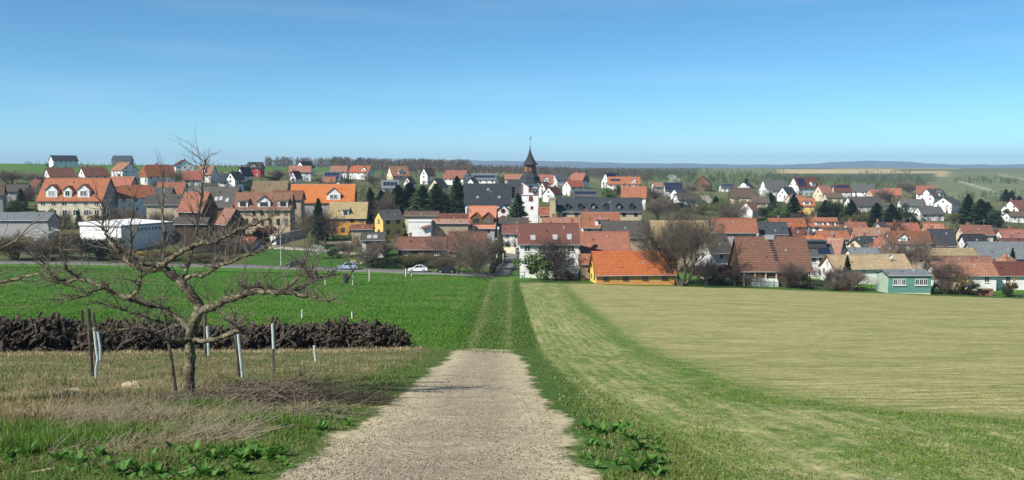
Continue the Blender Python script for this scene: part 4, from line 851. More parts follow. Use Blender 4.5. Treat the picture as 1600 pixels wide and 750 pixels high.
# garage
gr_ = h('garage', 'small white garage with dark roof and brown door on the lawn', 563, 603, 363, 375, d=213, yaw=4, r=.7, roof='greybrown', wall='white', cat='garage', chim=(), win='', skyl=((.35, .4), (.6, .4)))
Lg, Wg, Eg, Rg, rhg, w2g, l2g, kg, rog, Ewg, lwg, wwg = HINFO[gr_.name]
gd = MB().box(-1.7, 1.7, -.06, .03, 0, 2.3).obj('garage_door', ['brownwood'], gr_, loc=(0, -wwg, max(.2, Ewg - 2.6)))
for i in range(4): MB().box(-1.6, 1.6, -.09, -.061, .1 + i * .55, .16 + i * .55).obj('door_rail', ['darkframe'], gd)
# white flat block
def block(name, label, cat, x0, x1, y0, y1, d, dep, mat, roofm='greymetal', trim=.25):
    a, b = at(x0, y0, d), at(x1, y0, d); zb = min(gz(a[0], d), gz(b[0], d + dep)) - .3
    r_ = empty(name, ((a[0] + b[0]) / 2, d, zb), 0, label, cat); l = (b[0] - a[0]) / 2; hgt = a[2] - zb
    MB().box(-l, l, 0, dep, 0, hgt - trim).obj('wall', [mat], r_); MB().box(-l - .15, l + .15, -.15, dep + .15, hgt - trim + .003, hgt).obj('roof', [roofm], r_)
    return r_, l, hgt
wb, l_, hg_ = block('outbuilding', 'plain white windowless block with a small red canopy', 'building', 638, 673, 345, 370, 226, 5, 'white', 'frame')
MB().poly([(.4, -.9, hg_ - 2.0), (2.6, -.9, hg_ - 1.5), (2.6, 0, hg_ - 1.1), (.4, 0, hg_ - 1.6), (.4, -.9, hg_ - 1.85), (2.6, -.9, hg_ - 1.35), (2.6, 0, hg_ - .95), (.4, 0, hg_ - 1.45)], [(3, 2, 1, 0), (4, 5, 6, 7), (0, 1, 5, 4), (1, 2, 6, 5), (2, 3, 7, 6), (3, 0, 4, 7)]).obj('canopy', ['rust'], wb)
# long slate roofed building
ls = h('building', 'long building with slate roof and six little dormers right of the church', 868, 1004, 309, 331, d=252, yaw=0, r=.36, roof='slate', wall='beige', gable='stone', cat='building', chim=(), cols=7,
       dmat='slate', dorm=tuple((.12 + i * .15, 1.25, 'gable') for i in range(6)), win='b')
block('gable_wall', 'tall narrow yellowish stone gable left of the long slate roof', 'wall', 859.5, 868, 309, 340, 246, 2.2, 'beige', 'stone', .5)
# steps on the barn roof
bn = [o for o in bpy.data.objects if o.get('label', '').startswith('great brown-tiled barn')][0]
Lb, Wb, Eb, Rb, rhb, w2b, l2b, kb, rob = HINFO[bn.name][:9]
stp = MB().box(-.38, .38, -.16, .16, 0, .14).me('roof_step', ['darkmetal'])
for i in range(10):
    fz = .95 - i * .07; obj('roof_step', stp, rob, (-l2b + Lb * (.49 + .004 * i), -(w2b - fz * w2b) - .06, Eb + fz * rhb + .08), (0, 0, 0))
MB().box(-.9, .9, -.5, .5, -.5, .28).obj('ridge_vent', ['greymetal'], rob, loc=(-l2b + Lb * .49, 0, Rb))
for i in range(7):       # posts of the open front
    MB().box(-.12, .12, -.12, .12, 0, Eb + .2).obj('post', ['wood_pale'], bn, loc=(-l2b + .8 + i * (Lb - 1.6) / 6, -w2b + .25, 0))
# bare climbing vine on the white gable
vh = [o for o in bpy.data.objects if o.get('label', '').startswith('white vine-covered')][0]
Lv, Wv, Ev, Rv, rhv, w2v, l2v, kv, rov, Ewv, lwv, wwv = HINFO[vh.name]
Rn = np.random.default_rng(2); vseg = []
for i in range(46):
    p = np.array([-lwv - .06, Rn.uniform(-.9, .9) * wwv, Rn.uniform(.3, 1.5)])
    for j in range(9):
        q_ = p + [Rn.uniform(-.03, .02), Rn.normal(0, .28), Rn.uniform(.2, .6)]; lim = Ewv + (Rv - Ewv) * (1 - abs(q_[1]) / wwv) - .3
        if q_[2] > lim or abs(q_[1]) > wwv: break
        vseg.append((*p, *q_, .035, .025)); p = q_
v_, f_ = tubes_np(vseg, 4); obj('vine', mesh('vine', v_, f_, ['twig']), vh)
# satellite dish on the long tan roof (a thing of its own)
tn = [o for o in bpy.data.objects if o.get('label', '').startswith('white gabled house with long tan')][0]
Lt, Wt, Et, Rt, rht, w2t, l2t, kt, rot_ = HINFO[tn.name][:9]
sd_ = empty('satellite_dish', tuple(np.array(tn.location) + np.array([l2t * .52, -w2t * .45, Et + rht * .55])), 0, 'white satellite dish on the long tan roof', 'dish')
q = MB(); q.lathe([(.06, .12), (.3, .05), (.5, -.08), (.48, -.1), (.28, 0), (.04, .07)], 14); q.obj('dish', ['whitemetal'], sd_, loc=(0, -.1, 1.0), rot=(-1.2, 0, 0)); MB().tube((0, 0, -.2), (0, 0, 1.0), .04, .04).obj('pole', ['greymetal'], sd_)

# walls, fences, hedges
def wall_run(name, label, pts, hgt, thick, mat, cat='wall', cap=None):
    p = np.array(pts, float); c = p.mean(0); r_ = empty(name, (c[0], c[1], gz(*c)), 0, label, cat); zc = gz(*c); q = MB()
    for a, b in zip(p[:-1], p[1:]):
        t_ = (b - a) / np.linalg.norm(b - a); n_ = np.array([-t_[1], t_[0]]) * thick / 2; za, zb2 = gz(*a) - zc, gz(*b) - zc
        vs = []
        for pt, z in ((a, za), (b, zb2)):
            for s_ in (-1, 1):
                for hz in (-.4, hgt): vs.append((pt[0] - c[0] + s_ * n_[0], pt[1] - c[1] + s_ * n_[1], z + hz))
        q.poly(vs, [(0, 1, 3, 2), (4, 6, 7, 5), (0, 4, 5, 1), (2, 3, 7, 6), (1, 5, 7, 3), (0, 2, 6, 4)])
    q.obj('wall', [mat], r_)
    if cap:
        q = MB()
        for a, b in zip(p[:-1], p[1:]): q.tube((*(a - c), gz(*a) - zc + hgt), (*(b - c), gz(*b) - zc + hgt), .16, .16, 4)
        q.obj('coping', [cap], r_)
    return r_
wall_run('retaining_wall', 'grey concrete wall in front of the beige mottled-roof house', [gp(430, 229), gp(452, 234), gp(478, 240)], 2.3, .3, 'concrete', cap='greywall')
tb, l_, hg_ = block('transformer_box', 'pale white cabinet at the left end of the grey concrete wall', 'cabinet', 422, 431, 367, 380, 228, 1.2, 'white', 'greywall', .12)
wall_run('garden_wall', 'low cream garden wall beside the lane below the dark red roof', [gp(788, 222), gp(806, 220)], 1.8, .3, 'cream')
wall_run('garden_wall', 'stone garden wall strip below the ochre house', [gp(500, 228), gp(540, 230), gp(566, 230)], 1.0, .3, 'stone')
def fence(name, label, pts, hgt, sp, mat, rails=(.35, .8)):
    p = np.array(pts, float); r_ = empty(name, (p[0][0], p[0][1], gz(*p[0])), 0, label, 'fence'); o_ = np.array([*p[0], gz(*p[0])])
    sg = np.sqrt((np.diff(p, axis=0)**2).sum(1)); cum = np.concatenate([[0], np.cumsum(sg)]); n_ = int(cum[-1] / sp); pm = MB().box(-.06, .06, -.06, .06, -.2, hgt).me('post', [mat]); prev = None
    for i in range(n_ + 1):
        s_ = i * cum[-1] / n_; x = np.interp(s_, cum, p[:, 0]); y = np.interp(s_, cum, p[:, 1]); z = gz(x, y); v = np.array([x, y, z]) - o_
        obj('post', pm, r_, tuple(v), (0, 0, .1 * i))
        if prev is not None:
            for q in rails: MB().tube(prev + [0, 0, q * hgt], v + [0, 0, q * hgt], .03, .03, 4).obj('rail', [mat], r_)
        prev = v
fence('garden_fence', 'grey post fence along the gardens in front of the great brown barn', [gp(1150, 170), gp(1210, 169.5), gp(1275, 169)], 1.3, 2.2, 'stake')
fence('garden_fence', 'dark post fence in front of the white gabled tan-roof house', [gp(1278, 168), gp(1330, 168), gp(1366, 168)], 1.3, 2.0, 'darkmetal')
fence('garden_fence', 'dark fence with posts beside the white two-storey house', [gp(800, 177.5), gp(820, 177)], 1.4, .9, 'darkmetal')
# little things along the right field edge
q, l_, hg_ = block('tool_shed', 'small rust-red tool shed among the bare shrubs', 'shed', 1312, 1325, 434, 452, 169, 1.6, 'redwall', 'rust', .1)
MB().box(-.35, .35, -.05, .02, .2, 1.8).obj('door', ['maroon'], q)
cfr = empty('cold_frame', (*gp(1196, 171.5), gz(*gp(1196, 171.5))), 0, 'low pale green glasshouse in front of the great brown barn', 'greenhouse')
MB().extr([(-1, 0), (1, 0), (1, .9), (0, 1.5), (-1, .9)], -2.6, 2.6, 'x').obj('body', ['tube_white'], cfr)
for i in range(7): MB().extr([(-1.03, 0), (1.03, 0), (1.03, .92), (0, 1.54), (-1.03, .92)], -2.62 + i * .86, -2.54 + i * .86, 'x').obj('bar', ['palegreen'], cfr)
bq = empty('brick_barbecue', (*gp(1545, 168), gz(*gp(1545, 168))), 0, 'low brick garden barbecue in front of the maroon-roofed house', 'barbecue')
MB().box(-1.3, -.7, -.4, .4, 0, 1.1).box(.7, 1.3, -.4, .4, 0, 1.1).box(-.699, .699, .1, .4, 0, 1.0).obj('body', ['chimneybrick'], bq); MB().box(-1.4, 1.4, -.5, .5, 1.1, 1.3).obj('slab', ['salmon'], bq)

# ------------------------------------------------------------------ trees
def rot_about(v, ax, a):
    ax = ax / (np.linalg.norm(ax) + 1e-9); return v * cos(a) + np.cross(ax, v) * sin(a) + ax * np.dot(ax, v) * (1 - cos(a))
def gen_bare(seed, levels=5, nch=(4, 5, 5, 5, 4), ang=.75, up=.25, trunk=.22, r0=.022, lens=(.30, .24, .17, .11, .07), multi=1, rmin=.0011):
    R = random.Random(seed); T, C = [], []
    def grow(p, d, lv, ln, r):
        n = 3 if lv < 3 else 2; q = p.copy(); dd = d.copy(); pts = [(q.copy(), r)]
        for i in range(n):
            dd = dd + np.array([R.gauss(0, .16), R.gauss(0, .16), R.gauss(0, .08) + up * .12]); dd /= np.linalg.norm(dd)
            q2 = q + dd * ln / n; r2 = max(rmin, r * (1 - .55 * (i + 1) / n)); (T if lv <= 1 else C).append((*q, *q2, max(rmin, r * (1 - .55 * i / n)), r2)); q = q2; pts.append((q.copy(), r2))
        if lv >= levels: return
        k = nch[min(lv, len(nch) - 1)]
        for c in range(k):
            f = (c + 1) / k if lv else (.55 + .45 * (c + 1) / k); j = min(n - 1, int(f * n - 1e-6)); a, b = pts[j], pts[j + 1]; t_ = f * n - j
            pp = a[0] * (1 - t_) + b[0] * t_; rr = a[1] * (1 - t_) + b[1] * t_
            e = np.cross(dd, [R.gauss(0, 1), R.gauss(0, 1), R.gauss(0, 1)]); nd = rot_about(dd, e, R.uniform(.5, 1.25) * ang * (.45 if c == k - 1 else 1)); nd[2] += up * .35; nd /= np.linalg.norm(nd)
            grow(pp, nd, lv + 1, lens[min(lv + 1, len(lens) - 1)] * R.uniform(.7, 1.25), rr * (.8 if c == k - 1 else .6))
    for m in range(multi):
        a = 2 * pi * m / multi + R.random(); d0 = np.array([0, 0, 1.]) if multi == 1 else np.array([.38 * cos(a), .38 * sin(a), 1.]); d0 /= np.linalg.norm(d0)
        grow(np.array([0, 0, -.02]) + (0 if multi == 1 else .02) * np.array([cos(a), sin(a), 0]), d0, 0, trunk * (1 if multi == 1 else R.uniform(.7, 1.3)), r0)
    A = np.array(T), np.array(C); top = max(A[0][:, 5].max(), A[1][:, 5].max())
    return [x / top for x in A]
def add_tint(me, vals):
    a = me.attributes.new('tint', 'FLOAT', 'POINT'); a.data.foreach_set('value', np.asarray(vals, np.float32))
def leaf_quads(P_, N_, size, R):           # small rhombic leaves at points
    n = len(P_); a = R.normal(size=(n, 3)); a /= np.linalg.norm(a, axis=1, keepdims=True); b = np.cross(a, R.normal(size=(n, 3))); b /= np.linalg.norm(b, axis=1, keepdims=True)
    s_ = size * R.uniform(.6, 1.3, (n, 1)); V = np.stack([P_ - a * s_, P_ + b * s_ * .55, P_ + a * s_, P_ - b * s_ * .55], 1).reshape(-1, 3)
    return V, np.arange(4 * n).reshape(-1, 4)
PROTO = {}
def reg(kind, parts): PROTO.setdefault(kind, []).append(parts)
def bare_proto(kind, seed, mt='bark', mc='twig', **k):
    T, C = gen_bare(seed, **k); v, f_ = tubes_np(T, 6); v2, f2 = tubes_np(C, 3)
    reg(kind, [('trunk', mesh('trunk', v, f_, [mt])), ('crown', mesh('crown', v2, f2, [mc]))])
for s_ in (1, 2, 3): bare_proto('bare', s_)
for s_ in (4, 5): bare_proto('bare_dense', s_, 'bark_dark', 'twig', nch=(5, 6, 5, 4, 3), ang=.85, lens=(.26, .24, .18, .12, .08), trunk=.18, rmin=.0011)
for s_ in (6, 7): bare_proto('bare_multi', s_, 'bark', 'twig_grey', multi=5, nch=(4, 5, 4, 4, 4), ang=.55, up=.5, trunk=.3, r0=.02, lens=(.34, .28, .2, .13, .08))
for s_ in (8, 9): bare_proto('gnarled', s_, 'bark_dark', 'bark_dark', nch=(5, 5, 5, 4, 3), ang=1.1, up=.15, trunk=.3, r0=.05, lens=(.34, .34, .24, .15, .1), rmin=.003)
for s_ in (10, 11): bare_proto('bare_shrub', s_, 'twig', 'twig', multi=9, levels=4, nch=(4, 4, 4, 3), ang=.6, up=.3, trunk=.3, r0=.016, lens=(.4, .32, .22, .14), rmin=.0021)
for s_ in (12, 13): bare_proto('olive_shrub', s_, 'twig_olive', 'twig_olive', multi=10, levels=4, nch=(5, 4, 4, 3), ang=.7, up=.25, trunk=.3, r0=.016, lens=(.4, .32, .22, .14), rmin=.0027)
bare_proto('sapling', 14, 'bark', 'twig', levels=3, nch=(6, 4, 3), ang=.6, up=.5, trunk=.45, r0=.012, lens=(.45, .35, .22, .12), rmin=.002)
def conifer(seed, mat='needles', slim=.2, dens=420):
    R = np.random.default_rng(seed); n = dens; hh_ = .06 + .94 * R.random(n)**.85; az = R.random(n) * 2 * pi; prof = (1 - hh_)**.8 * slim * R.uniform(.65, 1.15, n) + .008
    V = []; Fq = []; tint = []
    for h_, a, rr in zip(hh_, az, prof):
        d = np.array([cos(a), sin(a), -.28 + .5 * h_]); s = np.array([-sin(a), cos(a), 0]); b0 = np.array([0, 0, h_]); tv = R.random()
        for j in range(5):
            f0 = .15 + .85 * j / 5; c = b0 + d * rr * f0; wd = rr * .30 * (1.15 - f0) + .006; ln = rr * .34
            dr = np.array([0, 0, -.02 - .03 * R.random()]); k = len(V)
            V += [c - s * wd * .2, c + s * wd + d * ln * .5 + dr, c + d * ln, c - s * wd + d * ln * .5 + dr * R.random()]; Fq.append((k, k+1, k+2, k+3)); tint += [tv * .6 + .4 * R.random()] * 4
    me = mesh('crown', np.array(V), np.array(Fq), [mat]); add_tint(me, tint)
    tv_, tf = tubes_np([(0, 0, -.02, 0, 0, .5, .014, .008), (0, 0, .5, 0, 0, .97, .008, .002)], 6)
    return [('trunk', mesh('trunk', tv_, tf, ['bark_dark'])), ('crown', me)]
for s_ in (1, 2): reg('conifer', conifer(s_))
reg('conifer_slim', conifer(3, 'needles', .13, 380)); reg('blue_spruce', conifer(4, 'bluespruce', .19)); reg('conifer_wide', conifer(5, 'needles', .34, 460))
def leafy(seed, mat, n=2600, lobes=14, flat=.8, size=.035, low=.0, stem='bark'):
    R = np.random.default_rng(seed); C = R.normal(size=(lobes, 3)) * [.2, .2, .17] + [0, 0, .52 + low]; rad = R.uniform(.11, .24, lobes); k = R.integers(0, lobes, n)
    d = R.normal(size=(n, 3)); d /= np.linalg.norm(d, axis=1, keepdims=True); P_ = C[k] + d * (rad[k] * R.random(n)**.4)[:, None] * [1, 1, flat]; P_[:, 2] = np.clip(P_[:, 2], .02, 1.0)
    V, Fq = leaf_quads(P_, None, size, R); me = mesh('crown', V, Fq, [mat]); tl = R.random(lobes)
    add_tint(me, np.repeat(np.clip(.5 * tl[k] + .5 * R.random(n), 0, 1), 4))
    sg = [(0, 0, -.03, *(C[i] * .5), .02, .012) for i in range(0, lobes, 2)] + [(*(C[i] * .5), *C[i], .012, .004) for i in range(0, lobes, 2)]
    v, f_ = tubes_np(sg, 5); return [('trunk', mesh('trunk', v, f_, [stem])), ('crown', me)]
for s_ in (1, 2): reg('leaf_green', leafy(s_, 'leaf_green')); reg('leaf_olive', leafy(s_ + 10, 'leaf_olive')); reg('leaf_dark', leafy(s_ + 20, 'leaf_dark'))
reg('copper', leafy(31, 'leaf_copper', low=-.15)); reg('yellow', leafy(32, 'leaf_yellow', 1800, low=-.05)); reg('blossom', leafy(33, 'leaf_blossom', 1500, size=.028)); reg('orange_bush', leafy(34, 'leaf_orange', 900, low=-.1))
TCOUNT = {}
def tree(kind, px, yb, yt, wpx, label, d=None, cat='tree', name=None, group=None):
    if d is None:
        ds = DS[DS > 150]; yy = 262 - F * terrain((px - 800) / F * ds, ds) / ds; k = np.where(yy <= yb)[0]; d = float(ds[k[0]]) if len(k) else 900.
    X = (px - 800) / F * d; zb = gz(X, d); H_ = slope(yt) * d - zb; i = TCOUNT.get(kind, 0); TCOUNT[kind] = i + 1; ps = PROTO[kind][i % len(PROTO[kind])]
    V = ps[1][1]
    if 'w' not in V: V['w'] = WID(V)
    sw = (wpx / F * d) / V['w']
    r_ = empty(name or {'tree': 'bare_tree' if kind.startswith('bare') or kind in ('gnarled', 'sapling') else 'conifer' if 'conif' in kind or 'spruce' in kind else 'leafy_tree', 'shrub': 'shrub'}[cat], (X, d, zb - .05), (i * 2.399) % 6.28, label, cat, group)
    r_.scale = (sw, sw, H_)
    for nm, me in ps: obj(nm, me, r_)
    return r_
def WID(me):
    a = np.zeros(len(me.vertices) * 3, np.float32); me.vertices.foreach_get('co', a); a = a.reshape(-1, 3)
    return float((np.percentile(a[:, 0], 98) - np.percentile(a[:, 0], 2) + np.percentile(a[:, 1], 98) - np.percentile(a[:, 1], 2)) / 2)
TR = [
 ('bare_dense', 714, 434, 335, 96, 'broad brown bare tree in front of the stone barn by the street', 181), ('bare_multi', 1068, 442, 315, 120, 'big many-stemmed bare tree between yellow barn and vine-covered house', 168),
 ('gnarled', 853, 436, 363, 62, 'gnarled dark tree in front of the white two-storey house', 174.5), ('bare_dense', 484, 372, 303, 46, 'dark bare tree in front of the beige mottled-roof house', 232), ('conifer_slim', 497, 374, 308, 22, 'slim green spruce beside the dark bare tree', 230),
 ('bare_dense', 520, 372, 318, 48, 'brown bare tree between spruce and ochre house', 236), ('conifer_wide', 809, 350, 301, 30, 'dark spruce at the foot of the church tower', 256),
 ('conifer', 578, 345, 292, 26, 'slim dark spruce right of the bright orange barn', 272), ('conifer', 596, 342, 296, 28, 'dark spruce left of the conifer group, next to the slim one', 276), ('conifer', 622, 338, 288, 36, 'dark green spruce at the left of the conifer group', 286),
 ('conifer', 640, 336, 284, 40, 'broad dark spruce second in the conifer group', 290), ('conifer_wide', 660, 338, 289, 40, 'wide pine in the middle of the conifer group', 284), ('conifer', 682, 338, 286, 42, 'dark pine fourth in the conifer group', 282), ('bare', 702, 338, 276, 40, 'tall bare tree rising over the conifer group', 288),
 ('conifer', 714, 336, 274, 30, 'tallest dark fir next to the church nave', 282), ('bare', 560, 350, 305, 36, 'bare tree behind the tan roof', 262), ('bare', 604, 352, 300, 40, 'bare tree behind the yellow house', 262),
 ('bare', 1115, 352, 296, 54, 'brown bare tree above the orange barn roof', 262), ('bare_dense', 1076, 350, 300, 60, 'thick bare tree behind the large tan roof', 255), ('bare', 1030, 345, 300, 40, 'bare tree behind the pale orange-roofed house', 290),
 ('conifer', 1240, 345, 303, 28, 'dark spruce left of the yellow house', 330), ('conifer', 1290, 344, 312, 34, 'round-topped spruce right of the yellow house', 330), ('leaf_dark', 1308, 344, 310, 34, 'dark evergreen between two spruces', 328), ('conifer', 1330, 346, 312, 28, 'spruce behind the orange rows of the core', 322), ('leaf_olive', 1345, 352, 325, 30, 'olive green bush tree above the little white gable', 310),
 ('conifer', 1370, 348, 316, 30, 'dark conifer left of the blue spruce', 322), ('blue_spruce', 1393, 350, 318, 26, 'bluish spruce in the middle of the right village', 318), ('leaf_dark', 1410, 348, 318, 28, 'dark round evergreen beside the bluish spruce', 320),
 ('conifer', 1512, 345, 302, 28, 'tall dark spruce right of the right hamlet', 350), ('conifer_wide', 1532, 347, 310, 34, 'broad spruce group member right of the tall one', 346), ('leaf_dark', 1552, 349, 320, 34, 'rounded dark evergreen near the right edge', 342), ('blue_spruce', 1543, 346, 315, 24, 'grey-blue spruce near the right edge', 352),
 ('conifer', 1571, 310, 295, 14, 'spruce on the vineyard slope, left of two', 520), ('conifer', 1580, 311, 297, 12, 'spruce on the vineyard slope, right of two', 520), ('conifer', 1592, 322, 305, 16, 'dark spruce behind the red roof at the right edge', 440),
 ('conifer', 1586, 410, 386, 14, 'small spruce in front of the pale grey barn roof', 196), ('conifer_slim', 1327, 450, 398, 14, 'thin dark spruce in front of the long tan roof', 172), ('bare', 1422, 436, 358, 60, 'brown bare tree behind the teal shed', 192),
 ('bare', 1462, 452, 394, 66, 'spreading bare tree right of the teal shed', 167), ('bare', 1232, 446, 402, 44, 'low bare fruit tree in front of the great brown barn', 170), ('bare', 1298, 450, 412, 46, 'bare fruit tree before the white gable at the field edge', 169),
 ('bare', 1348, 450, 416, 36, 'thin bare fruit tree left of the teal shed', 168), ('bare', 38, 330, 286, 34, 'bare tree by the far left grey roof', 290), ('conifer', 33, 326, 294, 16, 'dark fir left of the big dormered house', 280), ('leaf_dark', 22, 335, 312, 26, 'dark evergreen at the far left', 262),
 ('conifer', 122, 338, 325, 9, 'little round fir before the big dormered house', 246), ('bare', 276, 292, 262, 26, 'bare tree among the orange ridge houses', 372), ('leaf_olive', 545, 283, 276, 14, 'pale green tree right of the solar roof', 420), ('leaf_olive', 503, 284, 273, 18, 'yellowish green tree left of the solar roof', 415),
 ('leaf_olive', 784, 287, 270, 12, 'yellow-green poplar left of the church spire', 420), ('bare', 1090, 310, 283, 24, 'bare tree by the brown chalet', 470), ('blossom', 1048, 284, 272, 20, 'pale blossoming tree near the blue solar roof', 560), ('leaf_olive', 965, 300, 285, 18, 'yellow-green tree left of the orange pale house', 410), ('bare', 1018, 320, 288, 30, 'bare garden tree behind the orange pale house', 372),
 ('conifer', 1204, 330, 300, 18, 'conifer right of the low brown bungalow', 402), ('leaf_green', 1126, 340, 312, 30, 'light green garden tree left of the red gable', 352), ('conifer', 1118, 334, 306, 18, 'dark slim tree above the hillside street', 370), ('leaf_dark', 1200, 342, 318, 36, 'dark hedge tree right of the small red gable', 340),
 ('leaf_green', 1214, 345, 325, 30, 'fresh green garden tree below the bungalow', 330), ('blossom', 1197, 305, 294, 18, 'pinkish pale blossom tree near the plain grey roof', 440), ('bare', 1424, 310, 280, 36, 'pale bare tree behind the right hamlet', 520), ('bare', 1396, 318, 288, 30, 'bare tree left of the right hamlet', 440),
 ('conifer', 1165, 300, 278, 12, 'fir behind the dark-edged gable', 540), ('leaf_dark', 890, 300, 284, 16, 'green tree below the orange half-hip', 440), ('leaf_green', 868, 318, 300, 16, 'garden tree behind the stone gable', 330),
 ('bare', 436, 302, 262, 26, 'bare tree beneath the forest edge left', 420), ('leaf_dark', 428, 286, 274, 22, 'dark shrub tree below the red-fronted house', 420), ('bare', 585, 300, 268, 26, 'bare tree below the right one of two orange houses', 400),
 ('bare', 590, 425, 376, 40, 'bare tree behind the dark hedge by the street', 196), ('bare', 604, 430, 370, 46, 'thin grey bare tree right of the garage', 200), ('bare', 770, 430, 362, 34, 'bare tree by the lane hedge', 190),
 ('leaf_olive', 1500, 340, 326, 26, 'olive tree below the right hamlet', 350), ('leaf_dark', 1422, 344, 330, 30, 'dark shrub tree under the white bungalow', 330), ('bare', 1546, 372, 345, 40, 'bare brown tree at the far right roofs', 262), ('bare', 1400, 372, 336, 44, 'bare tree in front of the low red roof', 252), ('bare', 1252, 356, 330, 36, 'reddish bare tree above the anthracite roof', 268),
]
for k_, px, yb, yt, wp, lb, d_ in TR: tree(k_, px, yb, yt, wp, lb, d_)
SH = [
 ('olive_shrub', 20, 412, 360, 70, 'olive brown shrub at the left edge by the street', 198), ('bare_shrub', 60, 413, 368, 60, 'grey-brown shrub second from the left edge', 197), ('olive_shrub', 98, 412, 352, 60, 'yellowish olive shrub before the grey shed', 200), ('blossom', 72, 404, 352, 40, 'white blossoming shrub in front of the grey shed', 203),
 ('bare_shrub', 128, 413, 362, 56, 'dark brown shrub left of the hall corner', 197), ('leaf_dark', 155, 412, 366, 60, 'dense dark green shrub before the hall corner', 199), ('leaf_dark', 176, 413, 372, 40, 'dark green shrub against the hall wall', 198), ('bare_shrub', 196, 414, 384, 36, 'low bare shrub right of the hall corner', 197),
 ('yellow', 222, 412, 388, 24, 'yellow flowering forsythia beside the hall', 198), ('olive_shrub', 260, 415, 388, 50, 'olive shrub by the street right of the forsythia', 198), ('bare_shrub', 300, 400, 366, 60, 'bare shrub in front of the dark carport', 214), ('bare_shrub', 335, 404, 372, 50, 'bare shrub below the old timber barn', 210), ('olive_shrub', 318, 415, 392, 60, 'low olive shrub along the street below the carport', 197),
 ('copper', 410, 380, 345, 50, 'copper brown beech shrub left of the concrete wall', 230), ('bare_shrub', 362, 396, 366, 44, 'brown shrub between timber barn and lawn shed', 216), ('blossom', 492, 400, 380, 20, 'small white blossoming shrub on the lawn', 206), ('leaf_dark', 520, 402, 384, 24, 'dark shrub on the lawn left of the garage', 208), ('bare_shrub', 540, 400, 372, 34, 'bare shrub left of the garage', 211),
 ('olive_shrub', 655, 426, 392, 50, 'olive shrub left of the white car', 193), ('leaf_olive', 640, 424, 396, 46, 'yellowish shrub behind the dark hedge', 195), ('bare_shrub', 745, 433, 380, 50, 'bare shrub thicket between brown tree and lane', 184), ('bare_shrub', 690, 433, 396, 44, 'bare shrub thicket left of the brown tree', 186),
 ('leaf_green', 843, 439, 396, 46, 'bright green bush before the white two-storey house', 173), ('leaf_olive', 872, 438, 422, 18, 'small olive bush by the white two-storey house', 175), ('copper', 892, 438, 419, 26, 'round reddish bush at the right of the white house', 175), ('leaf_dark', 780, 412, 372, 24, 'dark ivy shrub beside the lane', 204),
 ('bare_shrub', 1040, 440, 405, 40, 'bare shrub at the right end of the yellow barn', 170), ('bare_shrub', 1105, 442, 400, 60, 'tangled shrub at the foot of the vine-covered gable', 172), ('copper', 1128, 444, 402, 40, 'rust brown shrub left of the great brown barn', 172), ('olive_shrub', 1250, 446, 424, 40, 'olive shrub before the great brown barn', 170), ('leaf_olive', 1262, 446, 428, 24, 'green-brown bush at the right corner of the great barn', 169), ('bare_shrub', 1175, 446, 424, 40, 'low bare shrub by the glasshouse', 171),
 ('bare_shrub', 1334, 452, 418, 40, 'bare bush beside the red tool shed', 168), ('bare_shrub', 1300, 452, 430, 36, 'low bare bush before the white gable', 168), ('yellow', 1496, 443, 419, 36, 'bright yellow forsythia in front of the orange roof', 169), ('leaf_dark', 1525, 455, 437, 20, 'dark evergreen bush beside the barbecue', 168), ('leaf_dark', 1582, 458, 440, 20, 'dark bush at the right picture edge', 167), ('orange_bush', 1586, 446, 432, 16, 'orange flowering bush near the right picture edge', 169), ('copper', 1512, 452, 436, 22, 'reddish bush right of the forsythia', 169),
 ('bare_shrub', 1478, 454, 432, 34, 'bare bush below the forsythia', 168), ('leaf_olive', 1218, 352, 338, 30, 'olive garden bush by the long orange row', 300), ('leaf_green', 1150, 350, 336, 26, 'green garden bush under the red gable', 315), ('leaf_olive', 1090, 336, 318, 36, 'olive garden bush left of the hillside street', 345), ('leaf_dark', 1060, 330, 312, 40, 'dark garden bush below the flat grey-brown roofs', 352), ('leaf_green', 952, 312, 294, 26, 'green garden bush above the long slate roof', 350),
 ('leaf_olive', 610, 312, 292, 30, 'olive bush below the white solar house', 330), ('bare_shrub', 470, 306, 284, 40, 'bare bushes above the bright orange barn', 330), ('leaf_dark', 395, 294, 280, 30, 'dark bush below the twin white gables', 352), ('bare_shrub', 330, 300, 282, 30, 'bare bush behind the grey barns', 320), ('leaf_dark', 255, 300, 284, 26, 'green bush between the orange ridge houses', 340), ('leaf_dark', 75, 346, 326, 26, 'dark garden bush at the left corner of the big dormered house', 246), ('bare_shrub', 100, 346, 326, 30, 'bare garden bush below the big dormered house', 245), ('leaf_olive', 150, 348, 330, 30, 'olive garden bush below the right dormer of the big house', 244), ('bare_shrub', 196, 342, 318, 40, 'bare bush before the white hipped house', 250), ('bare_shrub', 250, 345, 322, 44, 'bare bush before the yellowish-walled grey barn', 240), ('bare_shrub', 16, 300, 262, 50, 'brown thicket at the far left hillside', 380), ('bare_shrub', 55, 296, 268, 40, 'brown thicket above the far left grey roof', 385),
]
for k_, px, yb, yt, wp, lb, d_ in SH: tree(k_, px, yb, yt, wp, lb, d_, cat='shrub')

